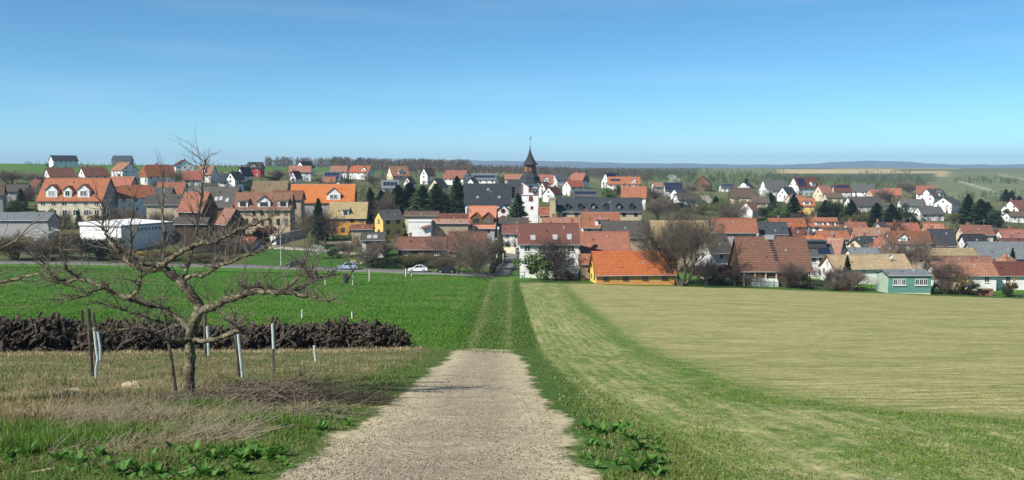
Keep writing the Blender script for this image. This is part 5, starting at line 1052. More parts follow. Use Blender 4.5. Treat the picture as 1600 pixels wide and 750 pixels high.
# clipped hedges: a leafy mass with its own twigs
def hedge(label, pts, hgt, wid, mat, n):
    p = np.array(pts, float); R = np.random.default_rng(len(label)); c = p.mean(0); zc = gz(*c); r_ = empty('hedge', (c[0], c[1], zc), 0, label, 'hedge')
    sg = np.sqrt((np.diff(p, axis=0)**2).sum(1)); cum = np.concatenate([[0], np.cumsum(sg)]); s_ = R.random(n) * cum[-1]; x = np.interp(s_, cum, p[:, 0]) + R.uniform(-.5, .5, n) * wid; y = np.interp(s_, cum, p[:, 1]) + R.uniform(-.5, .5, n) * wid
    z = terrain(x, y) + hgt * R.random(n)**.6; P_ = np.stack([x - c[0], y - c[1], z - zc], 1); V, Fq = leaf_quads(P_, None, .16, R); me = mesh('foliage', V, Fq, [mat]); add_tint(me, np.repeat(R.random(n), 4)); obj('foliage', me, r_)
    st = [(a - c[0], b - c[1], gz(a, b) - zc - .1, a - c[0], b - c[1], gz(a, b) - zc + hgt * .9, .04, .02) for a, b in zip(x[:40], y[:40])]; v, f_ = tubes_np(st, 4); obj('stem', mesh('stem', v, f_, ['bark_dark']), r_)
hedge('dark olive clipped hedge along the street between the cars', [gp(570, 191), gp(600, 190.5), gp(624, 190)], 2.3, 1.6, 'leaf_dark', 4200)
hedge('clipped hedge running up the left side of the lane', [gp(768, 184), gp(776, 196), gp(786, 210)], 2.2, 1.2, 'leaf_dark', 3000)
hedge('low grass-green hedge beside the church lane', [gp(505, 226), gp(540, 228)], .8, .8, 'leaf_olive', 700)

# ------------------------------------------------------------------ far woods and hills
def far_wood(name, label, spots, hgt, mat, per=46, leaf=False, seed=1, green=None):
    R = np.random.default_rng(seed); V = []; T = []
    for x, y in spots:
        z = gz(x, y); H_ = hgt * R.uniform(.7, 1.2); n = per; a = R.random(n) * 2 * pi; rr = H_ * (.6 if leaf else .33) * np.sqrt(R.random(n)); hz = H_ * (.12 + .88 * R.random(n)); sh = np.sqrt(np.clip(1 - ((hz / H_ - .55) / .5)**2, .05, 1)); tv = R.random()
        c = np.stack([x + rr * sh * np.cos(a), y + rr * sh * np.sin(a), z + hz], 1); d = np.stack([np.cos(a) * .5, np.sin(a) * .5, R.uniform(.1, .45, n) if leaf else R.uniform(.3, 1, n)], 1) * (H_ * .13); s = np.stack([-np.sin(a), np.cos(a), 0 * a], 1) * (H_ * (.05 if leaf else .022))
        V.append(np.stack([c - d - s, c - d + s, c + d], 1)); T.append(np.full((n, 3), 1.) * (.6 * tv + .4 * R.random((n, 1))))
        V.append(np.array([[[x - .25, y, z - .5], [x + .25, y, z - .5], [x, y, z + H_ * .9]]])); T.append(np.full((1, 3), tv))
    V = np.concatenate(V).reshape(-1, 3); me = mesh(name, V, np.arange(len(V)).reshape(-1, 3), [mat]); add_tint(me, np.concatenate(T).ravel()); return tag(obj(name, me), label, 'wood', kind='stuff')
leafmat('woodtwig', [(.085, .068, .055), (.14, .112, .09), (.20, .165, .125)], .1); leafmat('scrub', [(.035, .05, .018), (.075, .095, .035), (.14, .135, .06)], .15)
R = np.random.default_rng(3)
def spots(n, x0, x1, d0, d1): 
    px = R.uniform(x0, x1, n); d = R.uniform(d0, d1, n); return list(zip((px - 800) / F * d, d))
far_wood('woodland', 'long bare brown wood on the skyline behind the church', spots(520, 520, 735, 640, 900) + spots(160, 415, 530, 800, 950), 8.6, 'woodtwig', 60, seed=4)
far_wood('woodland', 'lower bare brown wood on the skyline right of the church', spots(760, 715, 1020, 640, 900), 5.0, 'woodtwig', 60, seed=14)
far_wood('tree_line', 'thin line of bare bushes on the left skyline', spots(90, 40, 420, 600, 680), 3, 'woodtwig', 40, seed=5)
far_wood('scrub_belt', 'dark green scrub belt below the tan fields on the right', spots(520, 1000, 1440, 640, 900) + spots(60, 1340, 1420, 900, 1300) + spots(120, 1000, 1230, 900, 1400) + spots(90, 1490, 1590, 820, 1000), 4.2, 'scrub', 46, True, 6)
far_wood('garden_thicket', 'loose garden thickets between the hillside houses', spots(190, 990, 1600, 420, 620) + spots(120, 220, 760, 400, 560) + spots(150, 1010, 1440, 340, 420) + spots(60, 560, 740, 300, 400), 3.4, 'scrub', 60, True, 7)
far_wood('village_thicket', 'bare bushes filling the yards of the village core', spots(130, 1190, 1600, 205, 330) + spots(70, 230, 700, 235, 330), 3.6, 'woodtwig', 90, False, 8)
R = np.random.default_rng(17); gA, gB = [], []
for X_, d_, L_, W_h, yw in HPOS:
    if d_ < 196: continue
    for i in range(int(R.integers(4, 9))):
        s_ = R.uniform(-.75, .75) * L_; f_ = W_h * .5 + R.uniform(1.0, 4.5); x = X_ + s_ * cos(yw) * .9; y = d_ - f_ - abs(sin(yw)) * L_ * .3
        (gA if R.random() < .55 else gB).append((x, y))
far_wood('garden_greenery', 'small green garden bushes around the village houses', gA, 2.8, 'scrub', 60, True, 9)
far_wood('garden_twigs', 'small bare garden bushes around the village houses', gB, 3.8, 'woodtwig', 80, False, 10)
# far blue hills: forested ridges many kilometres away
def hill(name, d, pts, mat):
    n = 260; xs = np.linspace(pts[0][0], pts[-1][0], n); ys = np.interp(xs, [p[0] for p in pts], [p[1] for p in pts]); k = np.ones(9) / 9; ys = np.convolve(np.concatenate([[ys[0]]*4, ys, [ys[-1]]*4]), k, 'valid') + .35 * np.sin(xs * .11) + .2 * np.sin(xs * .31)
    X = (xs - 800) / F * d; rows = []
    for f_, dy in ((0, -1500), (.55, -750), (.9, -200), (1, 0), (.8, 500), (.3, 1500)): rows.append(np.stack([X * (d + dy) / d, np.full(n, d + dy), -20 + f_ * ((262 - ys) / F * d + 20)], 1))
    V = np.concatenate(rows); q = []
    for j in range(len(rows) - 1): q.append(np.stack([j*n + np.arange(n-1), j*n + np.arange(1, n), (j+1)*n + np.arange(1, n), (j+1)*n + np.arange(n-1)], 1))
    tag(obj(name, mesh(name, V, np.concatenate(q), [mat], smooth=True)), kind='structure')
t = NT('forest_hill', .95, .05); n = t.noise(t.pos((.004, .004, .004)), 1, 6, .7); t.out(t.mix(t.mr(n, .35, .65), (.03, .04, .02), (.07, .075, .04)))
hill('hills', 8200, [(-900, 259), (0, 260), (500, 257), (640, 252), (720, 249.5), (780, 252), (860, 251.5), (910, 252), (950, 255), (1040, 255.5), (1090, 254.5), (1150, 258), (1230, 259), (1290, 253), (1380, 250.5), (1430, 253), (1490, 259), (1560, 258.5), (1600, 256), (1800, 254), (2400, 259)], 'forest_hill')
hill('hills', 9000, [(-900, 258), (400, 258), (700, 254), (900, 255), (1100, 257), (1300, 257), (1600, 257), (2400, 257)], 'forest_hill')

# ------------------------------------------------------------------ cars, lamps, signs on the street
def make_car(name, label, px, d, paint, length=4.3, face=-1):
    X, Y = gp(px, d); z = gz(X, Y) + .11; r_ = empty(name, (X, Y, z), 0 if face < 0 else pi, label, 'car')     # front towards -x
    k = length / 4.3
    prof = [(-2.12, .32), (-2.15, .55), (-2.05, .72), (-1.2, .88), (-.9, .92), (1.55, .95), (2.05, .90), (2.14, .70), (2.14, .36), (1.75, .24), (-1.75, .22)]
    b = MB(); n = len(prof)
    rows = [(-.84, .93), (-.80, 1.0), (.80, 1.0), (.84, .93)]
    vs = []
    for y, s_ in rows: vs += [(x * (.985 if s_ < 1 else 1) * k, y, .58 + (z_ - .58) * s_) for x, z_ in prof]
    fs = [tuple(range(n))[::-1], tuple(range(3*n, 4*n))]
    for j in range(3): fs += [(j*n + i, j*n + (i+1) % n, (j+1)*n + (i+1) % n, (j+1)*n + i) for i in range(n)]
    b.poly(vs, fs); b.obj('body', [paint], r_, smooth=False)
    cab = [(-1.02, .90), (-.32, 1.36), (.25, 1.43), (.95, 1.38), (1.72, .94)]
    b = MB(); m = len(cab); vs = []
    for y0, y1 in ((-.78, -.60), (.78, .60)): vs += [(x * k, y0 + (y1 - y0) * (z_ - .9) / .53, z_) for x, z_ in cab]
    b.poly(vs, [tuple(range(m)), tuple(range(m, 2*m))[::-1]] + [(i, m + i, m + i + 1, i + 1) for i in range(m - 1)] + [(0, m - 1, 2*m - 1, m)]); b.obj('windows', ['carglass'], r_)
    b = MB(); rp = [(-.36, 1.35), (.25, 1.44), (.98, 1.39)]
    b.poly([(x * k, y, z_) for y in (-.61, .61) for x, z_ in rp] + [(x * k, y, z_ + .035) for y in (-.58, .58) for x, z_ in rp], [(6, 7, 10, 9), (7, 8, 11, 10), (0, 1, 7, 6), (1, 2, 8, 7), (3, 9, 10, 4), (4, 10, 11, 5), (0, 6, 9, 3), (2, 5, 11, 8), (0, 3, 4, 1), (1, 4, 5, 2)]).obj('roof', [paint], r_)
    for s_ in (-1, 1):
        for x0, z0, x1, z1 in ((-1.02, .9, -.34, 1.37), (.35, .92, .35, 1.41), (1.1, .93, .95, 1.38), (1.72, .94, .97, 1.39)):
            ya = s_ * .785; yb = s_ * (.785 - .18 * (z1 - .9) / .53); MB().tube((x0 * k, ya, z0), (x1 * k, yb, z1), .045, .035, 4).obj('pillar', [paint], r_)
        for wx in (-1.32, 1.30):
            w_ = obj('wheel', MB().lathe([(.20, -.1), (.31, -.1), (.33, -.06), (.33, .06), (.31, .1), (.20, .1)], 16).me('wheel', ['rubber']), r_, (wx * k, s_ * .76, .33), (pi / 2, 0, 0))
            obj('rim', MB().lathe([(.05, -.115), (.2, -.105), (.2, .105), (.05, .115)], 10).me('rim', ['greymetal']), w_)
        MB().box(-.05, .05, -.16, .16, -.07, .07).obj('headlight', ['tube_white'], r_, loc=(-2.1 * k, s_ * .58, .68)); MB().box(-.04, .04, -.14, .14, -.09, .09).obj('tail_light', ['redwall'], r_, loc=(2.13 * k, s_ * .6, .74))
        MB().box(-.09, .09, -.07, .07, -.05, .06).obj('mirror', [paint], r_, loc=(-.75 * k, s_ * .87, .98))
    return r_
make_car('car', 'white hatchback parked on the street left of the brown tree', 652.5, 184.5, 'car_white', 4.1)
make_car('car', 'pale blue saloon car on the street below the wood heap', 542.5, 186.5, 'car_blue', 4.4)
make_car('car', 'black car on the street by the lamp post', 460, 188, 'car_dark', 4.0)
make_car('car', 'dark car half hidden behind the brown bare tree', 697, 183.5, 'car_dark', 4.0)
def lamp(label, px, d, yt, arm=.5):
    X, Y = gp(px, d); z = gz(X, Y); H_ = slope(yt) * d - z; r_ = empty('street_lamp', (X, Y, z), 0, label, 'lamp')
    MB().tube((0, 0, -.2), (0, 0, 1.0), .10, .085, 8).tube((0, 0, 1.0), (0, 0, H_), .07, .05, 8).obj('pole', ['frame'], r_)
    MB().tube((0, 0, H_ - .06), (-arm, 0, H_ + .1), .04, .035, 6).obj('arm', ['frame'], r_); MB().lathe([(.05, .1), (.2, .05), (.24, -.05), (.12, -.12)], 10).obj('lamp_head', ['whitemetal'], r_, loc=(-arm, 0, H_ + .1))
lamp('white street lamp on the lawn left of the black car', 437, 191, 354); lamp('white street lamp in front of the white two-storey house', 893, 178, 374); lamp('thin street lamp beside the lane hedge', 779, 208, 374)
X, Y = gp(763, 179.5); z = gz(X, Y); r_ = empty('road_sign', (X, Y, z), 0, 'triangular give-way sign at the lane mouth', 'sign')
MB().tube((0, 0, -.1), (0, 0, 2.7), .04, .04).obj('post', ['greymetal'], r_); MB().extr([(-.5, 2.65), (0, 1.75), (.5, 2.65)], -.07, -.045, 'y').extr([(-.33, 2.55), (0, 1.95), (.33, 2.55)], -.078, -.0701, 'y', 1).obj('sign_plate', ['frame', 'whitemetal'], r_)
for px, d, yt, lb in ((776, 198, 392, 'white gate post on the left of the lane'), (786, 201, 394, 'white gate post on the right of the lane'), (766, 186, 398, 'pale wooden post by the lane hedge')):
    X, Y = gp(px, d); z = gz(X, Y); r_ = empty('gate_post', (X, Y, z), 0, lb, 'post'); H_ = min(2.6, max(1.2, slope(yt) * d - z)); MB().box(-.14, .14, -.14, .14, -.2, H_).obj('shaft', ['concrete'], r_); MB().box(-.18, .18, -.18, .18, H_ + .002, H_ + .12).obj('cap', ['concrete'], r_)
# wooden cart and the pale heap of split wood on the lawn
X, Y = gp(576, 203); z = gz(X, Y); r_ = empty('garden_table', (X, Y, z), .1, 'weathered wooden garden table in front of the garage', 'table')
for i in range(5): MB().box(-1.2, 1.2, -.09, .09, .74, .79).obj('plank', ['brownwood'], r_, loc=(0, -.4 + i * .2, 0))
for sx in (-1, 1):
    for sy in (-1, 1): MB().box(-.06, .06, -.06, .06, 0, .738).obj('leg', ['brownwood'], r_, loc=(sx * 1.0, sy * .35, 0))
X, Y = gp(553, 198); z = gz(X, Y); r_ = empty('firewood_heap', (X, Y, z), 0, 'pale heap of split firewood on the lawn above the blue car', 'wood heap'); R = random.Random(5)
lg = [MB().tube((-.3, 0, 0), (.3, 0, .02), .09, .08, 6).me('log', ['wood_pale']) for _ in range(1)]
for i in range(110):
    a = R.uniform(-1, 1); q = R.uniform(-1, 1); hz = (1 - abs(a)**1.5) * (1 - abs(q)) * .95 * R.random()**.5; obj('log', lg[0], r_, (a * 2.0, q * .9, .05 + hz), (R.uniform(-.4, .4), R.uniform(-.5, .5), R.uniform(0, 3.1)))

# ------------------------------------------------------------------ foreground helpers
dT = np.linspace(3, 178, 4000)
zT = terrain(np.full_like(dT, -2.0), dT); pyT = np.array([375 - F * np.tan(np.arctan2(z_, d_) + PITCH) for z_, d_ in zip(zT, dT)])
def ground_px(px, py):          # ground point seen at a pixel of the near slope
    px = np.atleast_1d(np.asarray(px, float)); py = np.atleast_1d(np.asarray(py, float))
    o_ = np.argsort(pyT); d = np.interp(py, pyT[o_], dT[o_]); v = (375 - py) / F; X = (px - 800) / F * d / (v * SP + CP)
    for _ in range(3):
        z = terrain(X, d); sl_ = (v * CP - SP) / (v * SP + CP); d = np.clip(d + (sl_ * d - z) / (-.15 - sl_ + .0) * -1 * .0 + 0, 2, 179)
    return np.stack([X, d, terrain(X, d)], 1)
def blades(name, P_, hgt, wid, lean, mat, seed=1, tint=None, label=None, cat='grass', curl=True):
    R = np.random.default_rng(seed); n = len(P_); a = R.random(n) * 2 * pi; ln = np.asarray(lean) * R.random(n); hgt = np.broadcast_to(hgt, n) * R.uniform(.55, 1.25, n); b = R.random(n) * 2 * pi
    s = np.stack([np.cos(a), np.sin(a), 0 * a], 1) * (np.broadcast_to(wid, n) * .5)[:, None]; d = np.stack([np.cos(b) * ln, np.sin(b) * ln, np.ones(n)], 1); d /= np.linalg.norm(d, axis=1, keepdims=True); d *= hgt[:, None]
    base = P_ - [0, 0, .015]; mid = base + d * .55; tip = base + d * np.stack([1 + ln, 1 + ln, .95 - .25 * ln], 1)
    V = np.stack([base - s, base + s, mid + s * .7, mid - s * .7, tip], 1).reshape(-1, 3); o = np.arange(n)[:, None] * 5
    Fq = np.concatenate([o + [0, 1, 2], o + [0, 2, 3], o + [3, 2, 4]], 0)
    me = mesh(name, V, Fq, [mat]); add_tint(me, np.repeat(R.random(n) if tint is None else np.clip(tint + R.normal(0, .27, n), 0, 1), 5)); o_ = obj(name, me); tag(o_, label, cat, kind='stuff'); return o_
RG = np.random.default_rng(21)
def px_sample(n, x0, x1, y0, y1): return ground_px(RG.uniform(x0, x1, n), RG.uniform(y0, y1, n))
# bank grass on the left: dry and green mixed in patches
Q = px_sample(150000, -160, 760, 530, 775); X, Y = Q[:, 0], Q[:, 1]; e = xl(Y) - X
WDP = ground_px([18, 42, 92, 122, 160, 212, 246, 304, 328, 352, 376, 396, 422, 318], [722, 712, 722, 728, 716, 738, 742, 716, 722, 717, 722, 716, 718, 742]); wdist = np.min(np.hypot(X[:, None] - WDP[None, :, 0], Y[:, None] - WDP[None, :, 1]), 1)
ok = (RG.random(len(X)) < np.clip((wdist - .08) / .25, .05, 1)) & (e > -.08 + .45 * vnoise(X, Y, .5, 9)) & (Y < pile_line(X) + .3) & (Y < 41.5); Q = Q[ok]; X, Y, e = X[ok], Y[ok], e[ok]
pn = .5 * vnoise(X, Y, 1.1, 3) + .3 * vnoise(X, Y, .35, 4) + .2 * vnoise(X, Y, 3.2, 6); pg = np.clip(.40 + 1.8 * (pn - .5) + .55 * sstep(1.8, .4, e) + .35 * sstep(11.5, 9.5, Y), 0, 1)
g = RG.random(len(Q)) < pg; thin = RG.random(len(Q)) < .55 + .6 * vnoise(X, Y, .7, 12)
nb = sstep(.1, 1.2, e)
m = g & thin; blades('bank_grass', Q[m], (.05 + .07 * nb[m]) * (.5 + 1.1 * vnoise(X[m], Y[m], .8, 15)), .010 + .00045 * Y[m], 1.4, 'grass_green', 2, label='green grass tufts on the bank left of the gravel track')
m = ~g & thin; blades('dry_grass', Q[m], (.05 + .09 * nb[m]) * (.4 + 1.3 * vnoise(X[m], Y[m], .9, 16)), .008 + .00042 * Y[m], 2.6, 'grass_dry', 3, tint=.05 + .9 * vnoise(X[m], Y[m], 1.4, 19), label='dry yellowed grass on the bank around the old tree')
# dry straw along the foot of the stump pile
n = 9000; X = RG.uniform(-27, -4.2, n); Y = pile_line(X) - .1 - np.abs(RG.normal(0, .9, n)); ok = RG.random(n) < .3 + vnoise(X, Y, 1.3, 90); X, Y = X[ok], Y[ok]; blades('straw_fringe', np.stack([X, Y, terrain(X, Y)], 1), .24, .026, 1.6, 'grass_dry', 13, tint=.85, label='tan dry grass along the foot of the stump pile')
# lush tussocks bottom left
c_ = ground_px([130, 100, 30, 190, 60, 330, 420], [690, 700, 705, 685, 680, 640, 665]); P_ = []
for k_, (cxx, cyy, _) in enumerate(c_): P_.append(np.stack([RG.normal(cxx, .35, 700), RG.normal(cyy, .25, 700)], 1))
P_ = np.concatenate(P_); P_ = np.concatenate([P_, terrain(P_[:, 0], P_[:, 1])[:, None]], 1); blades('lush_grass', P_, .24, .012, .8, 'grass_field', 5, label='lush green tussocks at the lower left')
# meadow
Q = px_sample(120000, -120, 800, 424, 550); X, Y = Q[:, 0], Q[:, 1]; ok = (Y > pile_line(X) + 1.5) & (Y < 180) & (X < rut_l(Y) - .4) & ((X < xl(Y) - .1) | (Y > 42)); Q = Q[ok]; X, Y = X[ok], Y[ok]
blades('meadow_grass', Q, .09 + .0006 * Y, .02 + .0009 * Y, 1.0, 'grass_field', 6, tint=.25 + .55 * vnoise(X, Y, 4.0, 3), label='short bright green grass of the meadow')
Q = px_sample(26000, 690, 850, 440, 552); X, Y = Q[:, 0], Q[:, 1]; ok = (Y > 41.6) & (Y < 174) & (X > rut_l(Y) - 1.2) & (X < crop_left(Y) + .1) & (RG.random(len(X)) < .25 + np.clip(np.minimum(np.abs(X - rut_l(Y)), np.abs(X - rut_r(Y))) / .5, 0, 1)); Q = Q[ok]; Y = Q[:, 1]
blades('track_grass', Q, .08 + .0004 * Y, .02 + .0008 * Y, 1.0, 'grass_green', 7, label='worn grass between the ruts of the field track')
# right verge
Q = px_sample(60000, 800, 1120, 540, 775); X, Y = Q[:, 0], Q[:, 1]; e = X - xr(Y); ok = (e > -.05 + .6 * vnoise(X, Y, .6, 8)) & (X < crop_left(Y) + .5) & (Y < 42) & (RG.random(len(X)) < .25 + .9 * vnoise(X, Y, .6, 5)); Q = Q[ok]; Y = Q[:, 1]
gm = RG.random(len(Q)) < .72
blades('verge_grass', Q[gm], .07, .009 + .0005 * Y[gm], 1.1, 'grass_green', 8, label='green grass verge right of the gravel track'); blades('verge_dry_grass', Q[~gm], .07, .008 + .0005 * Y[~gm], 1.6, 'grass_dry', 9, label='dry stubble on the verge right of the track')
# crop sprouts in drilled rows
Q = px_sample(150000, 800, 1720, 446, 775); X, Y = Q[:, 0].copy(), Q[:, 1].copy(); hs_ = head_sd(X, Y); hd_ = hs_ < 0; ok = (X > crop_left(Y) - .1) & (Y < crop_far(X))
sp = .16; curve = np.where(Y < 20, .03 * (20 - Y)**1.3, 0) ; Xs = X - curve; Xr = np.round(Xs / sp) * sp + RG.normal(0, .05, len(X)) + curve; Yr = np.round(Y / (sp * 1.3)) * sp * 1.3 + RG.normal(0, .06, len(X))
near_ = Y < 60; X2 = np.where(hd_ & near_, Xr, X); Y2 = np.where(~hd_ & near_, Yr, Y)
pat = .55 * vnoise(X2, Y2 * .25, .7, 31) + .45 * vnoise(X2, Y2, 1.6, 32); keep = RG.random(len(X)) < np.where(hd_, np.clip(2.2 * (pat - .36), .04, .8), np.clip(.16 + .5 * (vnoise(X2 * .2, Y2, 1.0, 33) - .4), .04, .5)); seam = np.exp(-((hs_ + .5) / .8)**2); keep |= RG.random(len(X)) < .8 * seam
ok &= keep; hh_ = hd_[ok]; Q = np.stack([X2[ok], Y2[ok], terrain(X2[ok], Y2[ok])], 1)
blades('crop_sprouts', Q, np.where(hh_, .055, .045), .009 + .00075 * Q[:, 1], 1.2, 'grass_green', 10, tint=np.where(hh_, .68, .85), label='young green cereal shoots in drilled rows on the right field', cat='crop')
lit = px_sample(52000, 800, 1720, 480, 775); X, Y = lit[:, 0], lit[:, 1]; ok = (X > crop_left(Y)) & (Y < 70); lit = lit[ok]; blades('straw_litter', lit, .03, .008 + .0006 * lit[:, 1], 3.0, 'straw', 11, label='pale straw litter between the drilled rows', cat='litter')
Q = px_sample(9000, 690, 830, 540, 566); X, Y = Q[:, 0], Q[:, 1]; ok = (Y < 42.5) & (Y > 34) & (RG.random(len(X)) < np.clip((Y - 36.5) / 5, 0, 1) * (vnoise(X, Y, .5, 44) > .42)) & (X > xl(Y) - .3) & (X < xr(Y) + .3); Q = Q[ok]
blades('track_end_grass', Q, .09, .035, 1.2, 'grass_green', 17, label='grass tufts creeping over the end of the gravel')
# loose stones of the track
Q = px_sample(52000, 420, 960, 546, 775); X, Y = Q[:, 0], Q[:, 1]; ok = (X > xl(Y) + .1) & (X < xr(Y) - .1) & (Y < 41) & (RG.random(len(X)) < .25 + vnoise(X, Y, .9, 41)); Q = Q[ok]; n = len(Q)
oc = np.array([(1, 0, 0), (0, 1, 0), (-1, 0, 0), (0, -1, 0), (0, 0, .8), (0, 0, -.6)]); of = np.array([(0, 1, 4), (1, 2, 4), (2, 3, 4), (3, 0, 4), (1, 0, 5), (2, 1, 5), (3, 2, 5), (0, 3, 5)])
sz = (.005 + .011 * RG.random(n)**3) * (1 + .03 * Q[:, 1]); a = RG.random(n) * 6.28; ca, sa = np.cos(a), np.sin(a); st_ = RG.uniform(.6, 1.3, (n, 3))
V = oc[None] * (sz[:, None] * st_)[:, None, :]; V = np.stack([V[..., 0] * ca[:, None] - V[..., 1] * sa[:, None], V[..., 0] * sa[:, None] + V[..., 1] * ca[:, None], V[..., 2]], -1) + Q[:, None, :]
me = mesh('gravel', V.reshape(-1, 3), (of[None] + (np.arange(n) * 6)[:, None, None]).reshape(-1, 3), ['pebble_mix'] if 'pebble_mix' in M else [leafmat('pebble_mix', [(.11, .09, .07), (.24, .20, .15), (.46, .39, .31)], 0).m]); add_tint(me, np.repeat(RG.random(n), 6)); tag(obj('gravel', me), 'loose gravel stones on the track', 'gravel', kind='stuff')

# ------------------------------------------------------------------ broad-leaved weeds
def leaf_mesh(seed):
    R = random.Random(seed); n = 6; vs = []; fs = []; wv = [.10, .55, .95, 1.0, .75, .38, .02]; bend = R.uniform(.5, 1.1)
    for i in range(n + 1):
        f_ = i / n; x = f_ * cos(bend * f_ * .7); z = .55 * f_ - bend * .5 * f_ * f_; w_ = .17 * wv[i] * R.uniform(.9, 1.1)
        vs += [(x, -w_, z + .05 * wv[i]), (x, 0, z), (x, w_, z + .05 * wv[i])]
    for i in range(n): fs += [(3*i, 3*i+1, 3*i+4, 3*i+3), (3*i+1, 3*i+2, 3*i+5, 3*i+4)]
    me = mesh('leaf', vs, fs, ['weed'], smooth=True); add_tint(me, [R.random() for _ in vs]); return me
LM = [leaf_mesh(i) for i in range(4)]; R = random.Random(11)
wd = [(18, 722, 'at the lower left picture corner'), (42, 712, 'second from the lower left corner'), (92, 722, 'left of the lower left pale stalk'), (122, 728, 'in front of the lush tussock'), (160, 716, 'just right of the lush tussock'), (212, 738, 'largest dark one at the bottom edge left'), (246, 742, 'at the bottom edge beside the largest dark one'), (272, 712, 'behind the bottom edge weeds'), (186, 744, 'cut by the bottom edge'),
      (304, 716, 'leftmost of the row before the dry stalks'), (328, 722, 'second of the row before the dry stalks'), (352, 717, 'third of the row before the dry stalks'), (376, 722, 'fourth of the row before the dry stalks'), (396, 716, 'fifth, brightest of the row before the dry stalks'), (422, 718, 'rightmost of the row nearest the track'), (318, 742, 'low at the bottom edge near the track'), (500, 672, 'alone on the left track edge'),
      (918, 672, 'leftmost on the right track verge'), (938, 680, 'second on the right track verge'), (962, 676, 'third on the right track verge'), (984, 690, 'fourth on the right track verge'), (1000, 706, 'on the right verge above the bottom clump'), (1014, 728, 'in the bottom clump of the right verge'), (1028, 742, 'at the bottom edge of the right verge'), (996, 738, 'left in the bottom clump of the right verge')]
for px, py, lb in wd:
    g_ = ground_px(px, min(py, 770))[0]; r_ = empty('weed_plant', tuple(g_ - [0, 0, .01]), R.random() * 6, 'broad-leaved green weed ' + lb, 'weed', 'broad-leaved weeds along the track'); n = R.randint(14, 20)
    for i in range(n): s_ = R.uniform(.13, .25); obj('leaf', LM[i % 4], r_, (0, 0, 0), (R.uniform(-.2, .2), R.uniform(-.9, .1), i * 2.4 + R.uniform(-.3, .3)), (s_, s_ * R.uniform(.8, 1.1), s_))

def scatter_leaves(name, label, regs, per, seed):
    Rn = np.random.default_rng(seed); Vs = []; Fs_ = []; off = 0; base = np.array([tuple(v.co) for v in LM[0].vertices]); fq = np.array([tuple(p.vertices) for p in LM[0].polygons])
    for (x0, x1, y0, y1, n) in regs:
        for px, py in zip(Rn.uniform(x0, x1, n), Rn.uniform(y0, y1, n)):
            g_ = ground_px(px, py)[0]
            for i in range(per):
                s_ = Rn.uniform(.07, .17); m3 = np.array(mathutils.Euler((Rn.uniform(-.3, .3), Rn.uniform(-.9, .1), Rn.random() * 6.28)).to_matrix()); Vs.append(base * s_ @ m3.T + g_); Fs_.append(fq + off); off += len(base)
    me = mesh(name, np.concatenate(Vs), np.concatenate(Fs_), ['weed'], smooth=True); add_tint(me, np.repeat(Rn.random(len(Vs)), len(base))); tag(obj(name, me), label, 'weeds', kind='stuff')
scatter_leaves('ground_weeds', 'low leafy weeds carpeting the bank and verge near the camera', [(-40, 260, 690, 760, 46), (270, 450, 700, 750, 40), (908, 1036, 664, 748, 26), (480, 560, 650, 690, 5), (100, 260, 668, 700, 10)], 9, 4)

# ------------------------------------------------------------------ pile of grubbed vine stumps
def stump(seed):
    R = np.random.default_rng(seed); n = 5; k = 6; p = np.array([-.32, 0, 0.]); d = np.array([1, 0, 0.]); rad = [.028, .045, .032, .042, .075, .03]; V = []; 
    for i in range(n + 1):
        d = d + R.normal(0, .42, 3) * [.3, 1, 1]; d /= np.linalg.norm(d); a = np.cross(d, [0, 0, 1]); a /= np.linalg.norm(a); b = np.cross(d, a); r_ = rad[i] * R.uniform(.7, 1.35)
        V += [p + r_ * R.uniform(.6, 1.35) * (cos(2*pi*j/k) * a + sin(2*pi*j/k) * b) for j in range(k)]; p = p + d * .13
    Fs = [(i*k + j, i*k + (j+1) % k, (i+1)*k + (j+1) % k, (i+1)*k + j) for i in range(n) for j in range(k)]
    tips = []
    for t_ in range(2):     # stub arms
        q = V[int(R.integers(2*k, 4*k))]; e = R.normal(0, 1, 3); e /= np.linalg.norm(e); f_ = np.cross(e, [.3, .2, .9]); f_ /= np.linalg.norm(f_); b0 = len(V); V += [q + f_ * .03, q - f_ * .03, q + np.cross(e, f_) * .035, q + e * .34]; Fs += [(b0, b0+1, b0+3), (b0+1, b0+2, b0+3), (b0+2, b0, b0+3)]
    Fs += [tuple(range(k))[::-1], tuple(range(n*k, n*k + k))]
    Ft = []
    for f_ in Fs:
        for j in range(1, len(f_) - 1): Ft.append((f_[0], f_[j], f_[j+1]))
    return np.array(V), np.array(Ft)
SV = [stump(i) for i in range(8)]; SM = [mesh('vine_stump', v, f_, ['stump_dark']) for v, f_ in SV]
RS = np.random.default_rng(8)
pile = empty('vine_stump_pile', (-14, 39.5, gz(-14, 39.5)), 0, 'long dark pile of grubbed-up vine stumps across the bank', 'wood pile'); po = np.array(pile.location)
N_ = 5200; X = -5.05 - 23.6 * RS.random(N_)**1.0; dx = -4.4 - X; hmax = np.interp(X, [-28, -20, -14, -9, -6.6, -5.4, -5.0], [1.75, 1.6, 1.15, 1.35, 1.35, .9, .35]) * (.86 + .06 * np.sin(X * 2.1)); c = RS.uniform(-1, 1, N_); Yp = pile_line(X) + .9 + c * .95
hz = hmax * np.sqrt(np.clip(1 - np.abs(c)**3, 0, 1)) * RS.random(N_)**.45; Z = terrain(X, Yp) + .06 + np.maximum(0, hz - .06); fr = (c < -.55) | (hz > hmax * .8); vis = np.where(fr & (X > -22.5))[0]; RS.shuffle(vis); vis = set(vis[np.argsort(-X[vis] * .02 + (Z[vis] * 0) + RS.random(len(vis)))][:300].tolist())
VV = []; FF = []; off = 0
